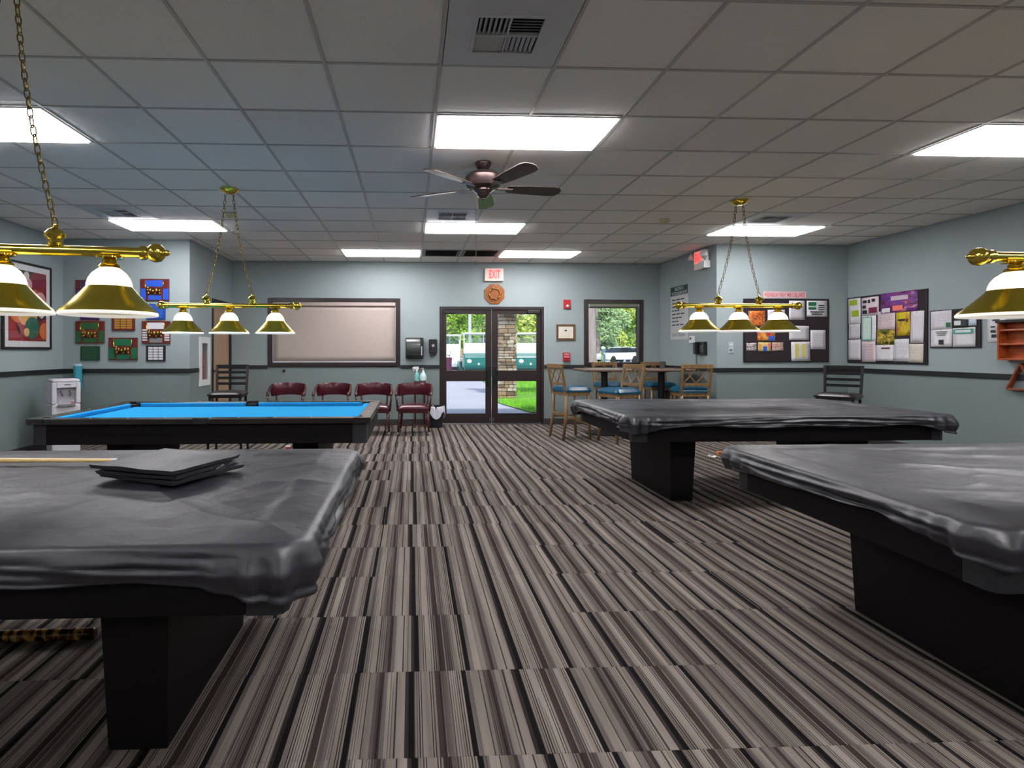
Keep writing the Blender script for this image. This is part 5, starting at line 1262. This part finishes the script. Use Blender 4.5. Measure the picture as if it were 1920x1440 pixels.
for q in ((-.1, .82, .15, (34, 30, 36), 0), (-.35, .68, .1, (40, 28, 40), 1), (.55, .55, .2, (120, 26, 40), 1), (.0, .62, .07, (190, 150, 160), 2), (.35, .35, .06, (196, 90, 100), 2), (-.1, .86, .05, (200, 196, 190), 3), (-.3, .2, .16, (40, 34, 40), 1), (-.4, .2, .06, (190, 190, 180), 3),
          (-.55, -.15, .14, (206, 112, 70), 2), (-.2, -.28, .11, (222, 160, 120), 3), (.05, -.14, .16, (206, 160, 74), 4), (.2, -.62, .13, (32, 96, 80), 5), (-.1, -.75, .05, (206, 170, 120), 6), (.62, -.05, .15, (40, 24, 32), 2), (.72, -.2, .05, (200, 190, 180), 4), (.66, .2, .1, (206, 150, 150), 3), (.9, -.7, .1, (200, 106, 60), 3), (-.75, -.8, .12, (150, 40, 50), 1), (-.3, -.6, .1, (150, 46, 52), 1)):
    disc(q[0], q[1], q[2], q[3], lay=q[4], rz_=q[2] * 1.05)
bx(t, 'glazing', (-w + .028, w - .028, -.026, -.0245, -h + .028, h - .028), LOWGL)
# plaques on the left return wall
PLQ = wood('mahogany_plaque', (80, 24, 24), (112, 42, 38), .35, 6.)
FIGB = mat('aged_brass_figure', (150, 112, 62), .3, metal=1., var=.2)
def plate(col): return mat('plate_%d_%d_%d' % col, col, .35, var=.06)
GOLDP = mat('gold_plate', (190, 140, 62), .35, metal=.3); SILV = mat('silver_plate', (206, 206, 212), .35, var=.03); 
def trophy_plaque(label, box, col, labels=False):
    t, w, h = wthing('trophy_plaque', label, 'plaque', 'lret', box, 'trophy plaques')
    bx(t, 'backing', (-w, w, -.02, 0, -h, h), PLQ, .004)
    cm = plate(col)
    bx(t, 'title_plate', (-w * .6, w * .55, -.0225, -.0202, h * .28, h * .86), SILV if labels else cm)
    for s in (-1, 1):
        if labels:
            for i in range(5): bx(t, 'name_plate', (s * w * .78 - w * .17, s * w * .78 + w * .17, -.0225, -.0202, h * (.12 - .22 * i), h * (.26 - .22 * i)), SILV)
        else: bx(t, 'name_plate', (s * w * .78 - w * .19, s * w * .78 + w * .19, -.0225, -.0202, -h * .9, h * .1), cm)
    bx(t, 'lower_plate', (-w * .45, w * .45, -.0225, -.0202, -h * .92, -h * .5), GREYP if labels else cm)
    # brass cue rail round the title and the relief of balls and figure
    MB().tube([(-w * .64, -.024, h * .9), (-w * .64, -.024, h * .3), (-w * .5, -.024, h * .1), (w * .45, -.024, h * .1), (w * .6, -.024, h * .3), (w * .6, -.024, h * .9)], .0045, 6).build('cord_trim', BRASS, t, smooth='all')
    rr = random.Random(len(label))
    for (x, z, r_) in ((-.46, .14, .02), (-.48, -.06, .024), (-.42, -.34, .022), (-.12, -.16, .03), (.12, -.12, .028), (.34, -.1, .024), (.38, -.36, .016), (.04, -.38, .018), (-.3, -.1, .024)):
        MB().ball((x * w, -.034, z * h), r_, 10, 7, (1, .6, 1 + rr.uniform(-.2, .4))).build('brass_figure', FIGB, t, smooth='all')
    return t
def name_plaque(label, box, back, col, rows=5, cols=3, title=False, name='name_plaque'):
    t, w, h = wthing(name, label, 'plaque', 'lret', box, 'name plaques')
    bx(t, 'backing', (-w, w, -.018, 0, -h, h), back, .003)
    cm = col; z1 = h * .86
    if title: bx(t, 'title_plate', (-w * .78, w * .72, -.0205, -.0182, h * .28, h * .86), cm); z1 = h * .18
    ph = (z1 + h * .86) / rows; pw = 1.6 * w / cols
    for i in range(rows):
        for j in range(cols): bx(t, 'name_plate', (-.8 * w + j * pw + pw * .06, -.8 * w + (j + 1) * pw - pw * .06, -.0205, -.0182, z1 - (i + 1) * ph + ph * .1, z1 - i * ph - ph * .1), cm)
    for s in (-1, 1): MB().tube([(s * w * .6, -.01, h), (s * w * .6, -.008, h + .035)], .002, 6).build('hanging_chain', BRASSD, t)
    return t
trophy_plaque('wooden trophy plaque mostly hidden behind the near lamp shade', (143, 525, 197, 566), (70, 40, 110))
name_plaque('small purple name plaque just under the near lamp shade', (152, 571, 187, 600), plate((66, 34, 92)), plate((92, 52, 122)))
trophy_plaque('green and brown trophy plaque on the left with brass figures', (143, 602, 197, 644), (34, 92, 52))
name_plaque('small dark green name plaque lowest on the left', (152, 649, 188, 676), plate((24, 62, 40)), plate((32, 78, 50)), 4)
name_plaque('brown plaque with a grid of gold plates in the middle', (211, 576, 254, 620), PLQ, GOLDP, 5, 3, True)
trophy_plaque('green trophy plaque in the middle, lowest of the large ones', (205, 633, 259, 675), (20, 104, 70))
trophy_plaque('blue trophy plaque at the top right of the group', (264, 523, 318, 564), (44, 86, 196))
name_plaque('small blue name plaque hanging under the blue trophy plaque', (275, 570, 311, 599), plate((34, 70, 150)), plate((44, 92, 186)), 4)
trophy_plaque('trophy plaque with silver title and name plates beside the hanging lamp', (267, 602, 320, 644), (60, 40, 40), True)
name_plaque('small black plaque with rows of silver labels', (275, 648, 311, 677), mat('black_plaque', (34, 30, 36), .35), SILV)
# paper cup dispenser and water cooler
c, w_, h_, rz = wspot('lret', 145, 686, 159, 749)
t = thing('cup_dispenser', 'teal tube cup dispenser with a paper cone on the wall beside the cooler', 'cup dispenser', c + Vector((0, -.075, -h_ / 2)), 0)
TUBE = mat('teal_plastic_tube', (66, 150, 166), .25, var=.04)
MB().lathe([(.040, .13), (.046, .15), (.052, h_ - .02), (.05, h_), (.001, h_)], 20, (0, 0, 0)).build('tube', TUBE, t, smooth=True)
MB().lathe([(.002, 0), (.036, .125), (.034, .13), (.001, .13)], 20).build('paper_cone', mat('paper_cone', (186, 196, 198), .7), t, smooth=True)
MB().lathe([(.054, h_), (.054, h_ + .012), (.03, h_ + .03), (.001, h_ + .03)], 20).build('lid', mat('pale_teal_lid', (150, 196, 206), .3), t, smooth=True)
bx(t, 'wall_bracket', (-.02, .02, .045, .074, h_ * .3, h_ * .9), TUBE)
pc_ = onY(119, 760, 7.22)
t = thing('water_cooler', 'white bottleless water cooler turned to the room in the left corner', 'water cooler', (pc_.x, 7.22, 0), R(42)); w = .15; zt_ = onY(118, 711, 7.1).z
yc = 7.22
COOL = mat('white_cooler_plastic', (206, 206, 212), .35, var=.02)
bx(t, 'cabinet', (-w, w, -.16, .16, .001, zt_ - .30), COOL, .02); bx(t, 'head_side', (-w, -w + .05, -.16, .16, zt_ - .2995, zt_ - .04), COOL, .01); bx(t, 'head_side', (w - .05, w, -.16, .16, zt_ - .2995, zt_ - .04), COOL, .01)
bx(t, 'top_cap', (-w * .97, w * .97, -.15, .15, zt_ - .0395, zt_), COOL, .018); bx(t, 'niche_back', (-w + .0505, w - .0505, -.10, .16, zt_ - .2995, zt_ - .04), mat('cooler_niche', (176, 176, 182), .4), .004); bx(t, 'niche_brow', (-w + .0505, w - .0505, -.16, -.1005, zt_ - .105, zt_ - .04), COOL, .006)
for s in (-1, 1):
    MB().tube([(s * w * .32, -.10, zt_ - .15), (s * w * .32, -.135, zt_ - .16), (s * w * .25, -.14, zt_ - .21)], [.012, .011, .008], 8).build('tap', mat('grey_tap', (96, 96, 102), .4), t, smooth='all')
bx(t, 'drip_tray', (-w * .6, w * .6, -.19, -.1605, zt_ - .33, zt_ - .30), GREYP, .004); bx(t, 'cooler_badge', (-w * .15, w * .3, -.1612, -.1602, zt_ - .075, zt_ - .06), GREYP)
p_ = Matrix.Rotation(R(42), 3, 'Z') @ Vector((.06, -.176, 0))
t = thing('paper_cup', 'tiny red and white paper cup on the cooler drip tray', 'cup', (pc_.x + p_.x, 7.22 + p_.y, zt_ - .2995))
MB().lathe([(.001, 0), (.011, 0), (.0135, .045), (.001, .045)], 14).build('cup_body', mat('pinkish_red_cup', (200, 96, 110), .5), t, smooth=True); MB().lathe([(.0136, .028), (.0142, .046), (.013, .047)], 14, caps=False).build('cup_rim', WHITEP, t, smooth=True)
# ================================================================== OUTSIDE
CONC = mat('pale_lavender_concrete', (176, 174, 188), .8, var=.08, scale=.8, bump=.1, bscale=20); GRASSM = mat('lawn_soil', (112, 160, 52), .95, var=.2, scale=3.)
o = MB()
def gz(y): return -.02 + .2 * max(0, min(1, (y - 14) / 9.))
o.grid(lambda u, v: (-12 + u * 92, YB + .165 + v * 130, gz(YB + .165 + v * 130) - .01), 6, 100)
o.build('pavement', CONC)['kind'] = 'structure'
# lawn with a curved edge
def lawn(u, v):
    y = 10.3 + v * 11.5
    xl = 2.62 - .5 * math.exp(-((y - 14.5) / 2.5) ** 2) + max(0, (11.8 - y)) * 1.2
    return xl + u * 22, y, gz(y) + .012
lw2 = MB().grid(lambda u, v: (7.2 + u * 34, 21.5 + v * 28, gz(21.5 + v * 28) + .011), 6, 6).build('lawn_verge', GRASSM); lw2['kind'] = 'structure'
l_ = MB().grid(lawn, 24, 30).build('lawn', GRASSM); l_['kind'] = 'structure'
blades = MB(); rg = random.Random(9)
for k in range(9000):
    y = 10.6 + 10.5 * rg.random() ** 1.3; xl = 2.62 - .5 * math.exp(-((y - 14.5) / 2.5) ** 2) + max(0, (11.8 - y)) * 1.2
    x = xl + rg.random() * (2.6 if y < 14 else 7.5); a = rg.random() * PI
    if abs(x - 2.76) < .6 and abs(y - 15.2) < .4: continue
    hgt = .05 + .06 * rg.random(); z = gz(y) + .01
    dx, dy = .012 * math.cos(a), .012 * math.sin(a)
    blades.add([(x - dx, y - dy, z), (x + dx, y + dy, z), (x + rg.uniform(-.03, .03), y + rg.uniform(-.03, .03), z + hgt)], [(0, 1, 2)])
me = bpy.data.meshes.new('grass'); me.from_pydata(blades.v, [], blades.f); me.materials.append(mat('bright_grass', (120, 190, 44), .8, var=.25, scale=2.))
go = bpy.data.objects.new('grass', me); C.objects.link(go); go['kind'] = 'stuff'; go['label'] = 'bright green lawn grass outside the entrance'; go['category'] = 'grass'
# stacked stone column carrying the porch beam
pcx = onY(949, 700, 15.2)
STONE = [mat('stone_%d' % i, c_, .9, var=.2, scale=12, bump=.5, bscale=25) for i, c_ in enumerate(((136, 116, 102), (160, 142, 128), (108, 90, 78), (146, 120, 96), (172, 160, 150)))]
t = thing('stone_column', 'stacked stone porch column seen through the right door pane', 'column', (pcx.x, 15.2, gz(15.2)))
bx(t, 'core', (-.21, .21, -.21, .21, -.05, 2.55), mat('mortar', (70, 62, 56), .95))
rs = random.Random(21); z = 0.
while z < 2.5:
    hh_ = rs.uniform(.06, .12)
    for face in range(2):
        x = -.245
        while x < .24:
            w_ = min(rs.uniform(.12, .26), .245 - x)
            if w_ < .05: break
            d = rs.uniform(.235, .262)
            if face == 0: MB().box(x + .004, x + w_ - .004, -d, -.19, z + .004, z + hh_ - .004).build('stone', STONE[rs.randrange(5)], t, bevel=.012, segs=1)
            else: MB().box(-d, -.19, x + .004, x + w_ - .004, z + .004, z + hh_ - .004).build('stone', STONE[rs.randrange(5)], t, bevel=.012, segs=1)
            x += w_
    z += hh_
PORCH = mat('white_porch_soffit', (196, 190, 192), .7)
t = thing('porch_roof', 'pale porch beam and soffit above the stone column outside', 'roof', (pcx.x, 15.2, gz(15.2) + 2.5))
MB().prism([(-.25, .0), (-.25, .55), (2.2, .55), (2.2, -.2)], -.2, .2).build('beam', PORCH, t)
MB().prism([(-.6, .5), (-.25, .35), (-.25, .551), (-.6, .7)], -.2, .2).build('eave', PORCH, t)
bx(t, 'soffit', (-.4, 1.3, -1.2, -.21, .5, .58), PORCH)
# golf carts
CARTB = mat('teal_cart_body', (8, 96, 94), .3, var=.05, coat=.15); CARTW = mat('white_cart_body', (222, 226, 232), .3, var=.03, coat=.3); TIRE = mat('tire_rubber', (26, 26, 28), .8); CSEAT = mat('tan_cart_seat', (196, 176, 140), .6); SCREEN = glass_mat('cart_windscreen', (.85, .9, .9)); LENSW = mat('headlight', (236, 240, 244), .1, var=0)
def cart(label, x, y, rz, body, s=1.):
    t = thing('golf_cart', label, 'golf cart', (x, y, gz(y)), rz, 'parked golf carts')
    hw = .58
    MB().prism([(-1.1, .25), (-1.18, .5), (-1.12, .86), (-.66, 1.0), (-.5, .9), (-.45, .35), (.35, .3), (.42, .62), (1.15, .66), (1.2, .3), (.9, .22)], -hw, hw, Matrix.Rotation(PI / 2, 4, 'Z')).build('body', body, t, bevel=.04)
    MB().box(-hw + .05, hw - .05, -1.2, -1.02, .2, .36).build('bumper', TIRE, t, bevel=.02)
    MB().prism([(-hw + .06, .9), (-hw + .1, 1.4), (hw - .1, 1.4), (hw - .06, .9)], -.66, -.62).build('screen_sky_reflection', CARTW, t, bevel=.03)  # lower half of the windscreen, its reflected sky put in as opaque white
    for sx in (-1, 1):
        MB().ball((sx * .38, -1.13, .66), .09, 12, 8, (1.2, .6, 1)).build('headlight', LENSW, t, smooth='all')
        for yy in (-.78, .72): MB().lathe([(.001, -.09), (.17, -.09), (.22, -.06), (.22, .06), (.17, .09), (.001, .09)], 20, M=Matrix.Translation((sx * (hw - .06), yy, .221)) @ Matrix.Rotation(PI / 2, 4, 'Y')).build('wheel', TIRE, t, smooth=True)
        MB().bar((sx * (hw - .06), -.66, .9), (sx * (hw - .08), -.46, 1.78), .04, .04).build('post', CARTW, t); MB().bar((sx * (hw - .06), .62, .64), (sx * (hw - .08), .60, 1.78), .04, .04).build('post', CARTW, t)
    MB().ball((0, -1.16, .55), .05, 10, 7).build('badge', LENSW, t, smooth='all')
    MB().box(-hw + .09, hw - .09, -.72, .72, 1.77, 1.84).build('roof', CARTW, t, bevel=.03)
    MB().hexa([(-hw + .1, -.60, 1.4), (hw - .1, -.60, 1.4), (hw - .1, -.59, 1.4), (-hw + .1, -.59, 1.4)], [(-hw + .11, -.48, 1.74), (hw - .11, -.48, 1.74), (hw - .11, -.47, 1.74), (-hw + .11, -.47, 1.74)]).build('windscreen', SCREEN, t)
    MB().box(-hw + .05, hw - .05, .0, .45, .64, .76).build('seat', CSEAT, t, bevel=.03); MB().box(-hw + .05, hw - .05, .42, .52, .78, 1.15).build('seat_back', CSEAT, t, bevel=.03)
    mb = MB(); mb.torus(.17, .015, 18, 6, Matrix.Translation((-.25, -.32, .98)) @ Matrix.Rotation(R(60), 4, 'X')); mb.build('steering_wheel', TIRE, t, smooth='all')
cart('teal golf cart with a white roof seen through the left door pane', onY(889, 690, 24).x, 24., R(3), CARTB)
cart('teal golf cart seen right of the stone column', onY(988, 690, 24).x, 24., R(-4), CARTB)
cart('low white and teal cart at the left edge of the left door pane', onY(838, 690, 27).x - .1, 27., R(20), CARTW)
CARGL = mat('dark_car_glass', (40, 46, 56), .1, var=.02)
def car(label, x, y, rz):
    t = thing('parked_car', label, 'car', (x, y, gz(y)), rz, 'white cars parked beyond the lawn')
    M = Matrix.Identity(4)
    MB().prism([(-2.2, .28), (-2.25, .62), (-2.1, .78), (-1.1, .92), (1.5, .95), (2.15, .9), (2.25, .6), (2.2, .28)], -.85, .85).build('body', CARTW, t, bevel=.08)
    MB().prism([(-1.05, .90), (-.35, 1.38), (1.0, 1.42), (1.7, .93)], -.74, .74).build('cabin', CARGL, t, bevel=.06)
    MB().prism([(-.42, 1.37), (-.30, 1.43), (.98, 1.47), (1.06, 1.41)], -.72, .72).build('roof', CARTW, t, bevel=.03)
    for sx in (-1.4, 1.4):
        for s in (-1, 1): MB().lathe([(.001, -.1), (.24, -.1), (.32, -.07), (.32, .07), (.24, .1), (.001, .1)], 20, M=Matrix.Translation((sx, s * .78, .321)) @ Matrix.Rotation(PI / 2, 4, 'X')).build('wheel', TIRE, t, smooth=True)
    for s in (-1, 1): MB().ball((-2.18, s * .6, .66), .12, 10, 7, (.6, 1.3, .8)).build('headlight', LENSW, t, smooth='all')
car('white car parked beyond the lawn in the small window', onY(1157, 670, 52).x, 52., R(28))
car('second white car further right in the small window', onY(1190, 670, 56).x, 56.5, R(24))
p = onY(840, 690, 22.)
t = thing('golf_bag', 'magenta golf bag standing at the left edge of the entrance view', 'golf bag', (p.x, 22., gz(22)))
MB().lathe([(.001, 0), (.13, 0), (.15, .1), (.14, .6), (.16, .85), (.001, .85)], 18).build('bag', mat('magenta_bag', (84, 30, 66), .5), t, smooth=True); MB().ball((.02, -.02, .97), .07, 12, 8, (1.1, 1.1, .9)).build('club_cover', WHITEP, t, smooth='all'); MB().tube([(.06, 0, .8), (.1, 0, 1.12)], .012, 8).build('club', STEEL, t)
# bollard and utility pole
p = onY(1131, 670, 36.); t = thing('bollard', 'blue grey bollard on the lawn beyond the small window', 'bollard', (p.x, 36., gz(36) + .012))
MB().lathe([(.001, 0), (.14, 0), (.14, 1.2), (.001, 1.2)], 18).build('post', mat('blue_grey_paint', (94, 112, 146), .5), t, smooth=True); MB().ball((0, 0, 1.22), .14, 14, 9).build('cap', WHITEP, t, smooth='all')
p = onY(881, 640, 28.); t = thing('utility_pole', 'pale grey pole rising behind the golf cart', 'pole', (p.x, 28., .1))
MB().tube([(0, 0, 0), (0, 0, 7)], [.09, .07], 12).build('shaft', mat('pale_grey_pole', (186, 188, 192), .5), t, smooth=True); MB().bar((-.8, 0, 6.5), (.8, 0, 6.5), .08, .1).build('crossarm', mat('pale_grey_pole', (186, 188, 192)), t)
# trees: trunk, limbs and a crown of leaf triangles
BARKS = mat('grey_brown_bark', (160, 142, 148), .95, var=.25, scale=9, bump=.6, bscale=14, stretch=(1, 1, .25))
LEAFS = [mat('leaf_%d' % i, c_, .7, var=.3, scale=1.5) for i, c_ in enumerate(((142, 176, 66), (104, 144, 62), (180, 196, 96), (146, 174, 124)))]
def tree(label, x, y, hgt, rad, zc, leaf, seed, nleaf=4200, tr=.16):
    rt = random.Random(seed)
    t = thing('tree', label, 'tree', (x, y, gz(y)), 0, 'trees beyond the parking lot')
    top = Vector((rt.uniform(-.4, .4), rt.uniform(-.3, .3), hgt))
    MB().tube([(0, 0, -.1), (top.x * .3, top.y * .3, hgt * .35), (top.x * .7, top.y * .7, hgt * .7), top], [tr * 1.25, tr, tr * .7, tr * .25], 10).build('trunk', BARKS, t, smooth='all')
    blobs = [(Vector((rt.gauss(0, .5) * rad, rt.gauss(0, .4) * rad, zc + rt.uniform(-.5, .5) * (hgt - 1.) )), rad * rt.uniform(.28, .5)) for _ in range(16)]
    for b_, r_ in blobs[:6]:
        st0 = Vector((top.x * .5, top.y * .5, min(hgt * .6, max(1., b_.z - .6)))); MB().tube([st0, (st0 + b_) / 2 + Vector((0, 0, .15)), b_], [tr * .4, tr * .25, .02], 6).build('limb', BARKS, t, smooth='all')
    vs, fs = [], []
    for i in range(nleaf):
        b_, r_ = blobs[rt.randrange(len(blobs))]
        d = Vector((rt.gauss(0, 1), rt.gauss(0, 1), rt.gauss(0, 1))).normalized() * r_ * rt.random() ** .4
        c = b_ + d; a = Vector((rt.gauss(0, 1), rt.gauss(0, 1), rt.gauss(0, 1))).normalized(); b2 = a.orthogonal().normalized(); s = rt.uniform(.08, .16) * (1 if y < 60 else 1.9)
        k = len(vs); vs += [tuple(c - a * s), tuple(c + b2 * s * .45), tuple(c + a * s), tuple(c - b2 * s * .45)]; fs.append((k, k + 1, k + 2, k + 3))
    me = bpy.data.meshes.new('foliage'); me.from_pydata(vs, [], fs); me.materials.append(leaf)
    f = bpy.data.objects.new('foliage', me); C.objects.link(f); f.parent = t; f['kind'] = 'stuff'
rt = random.Random(4)
TR = [('bright yellow-green tree at the left of the left door pane', 846, 33, 6.5, 1.9, 3.4, 0), ('dark green tree behind the utility pole', 880, 40, 7., 2.2, 3.6, 1), ('green tree behind the left golf cart roof', 908, 47, 8., 2.2, 4.0, 0),
      ('pale leafy tree behind the right golf cart', 978, 34, 6.2, 2.0, 3.2, 2), ('dark tree at the right edge of the right door pane', 1004, 41, 7., 2.3, 3.4, 1), ('distant dark tree closing the gap behind the entrance', 942, 57, 10., 4.4, 4.6, 1), ('distant green tree left of the entrance view', 855, 68, 11., 4.4, 5.0, 3),
      ('grey-green bushy tree on the left in the small window', 1122, 64, 9., 3.0, 4.6, 3), ('yellow-green tree in the middle of the small window', 1158, 75, 11., 3.6, 5.4, 2), ('olive green tree at the right of the small window', 1193, 86, 12., 4.0, 5.6, 0), ('distant dark tree closing the gap in the small window', 1150, 103, 14., 5.6, 6.2, 1), ('distant tree between the cars and the window edge', 1186, 120, 16., 6.4, 7., 3)]
for i, (lab, px, y, hgt, rad, zc_, lf) in enumerate(TR): tree(lab, onY(px, 600, y).x, float(y), hgt, rad, zc_, LEAFS[lf], i + 1, 5200 if y < 60 else 6500, .16 if y < 60 else .22)
p = onY(1109, 600, 15.)
t = thing('tree', 'thick grey tree trunk filling the left of the small window', 'tree', (p.x, 15., gz(15)), 0, 'trees beyond the parking lot')
MB().tube([(0, 0, -.05), (.0, 0, 1.2), (-.03, 0, 2.6), (-.06, 0, 4.5)], [.15, .13, .12, .09], 16).build('trunk', BARKS, t, smooth='all')
MB().tube([(-.03, 0, 2.8), (.5, .2, 4.2)], [.06, .03], 8).build('limb', BARKS, t, smooth='all')
p = onY(1116, 690, 19.); t = thing('shrub', 'small yellow-green shrub at the foot of the thick trunk', 'shrub', (p.x + .1, 19., gz(19)))
vs, fs = [], []
for i in range(700):
    d = Vector((rt.gauss(0, .16), rt.gauss(0, .2), abs(rt.gauss(0, .4)))); a = Vector((rt.gauss(0, 1), rt.gauss(0, 1), rt.gauss(0, 1))).normalized(); b2 = a.orthogonal().normalized(); k = len(vs); s = .06
    vs += [tuple(d - a * s), tuple(d + b2 * s * .5), tuple(d + a * s), tuple(d - b2 * s * .5)]; fs.append((k, k + 1, k + 2, k + 3))
me = bpy.data.meshes.new('foliage'); me.from_pydata(vs, [], fs); me.materials.append(LEAFS[2]); f = bpy.data.objects.new('foliage', me); C.objects.link(f); f.parent = t; f['kind'] = 'stuff'
MB().tube([(0, 0, 0), (0, 0, .5)], .02, 6).build('stem', BARKS, t)
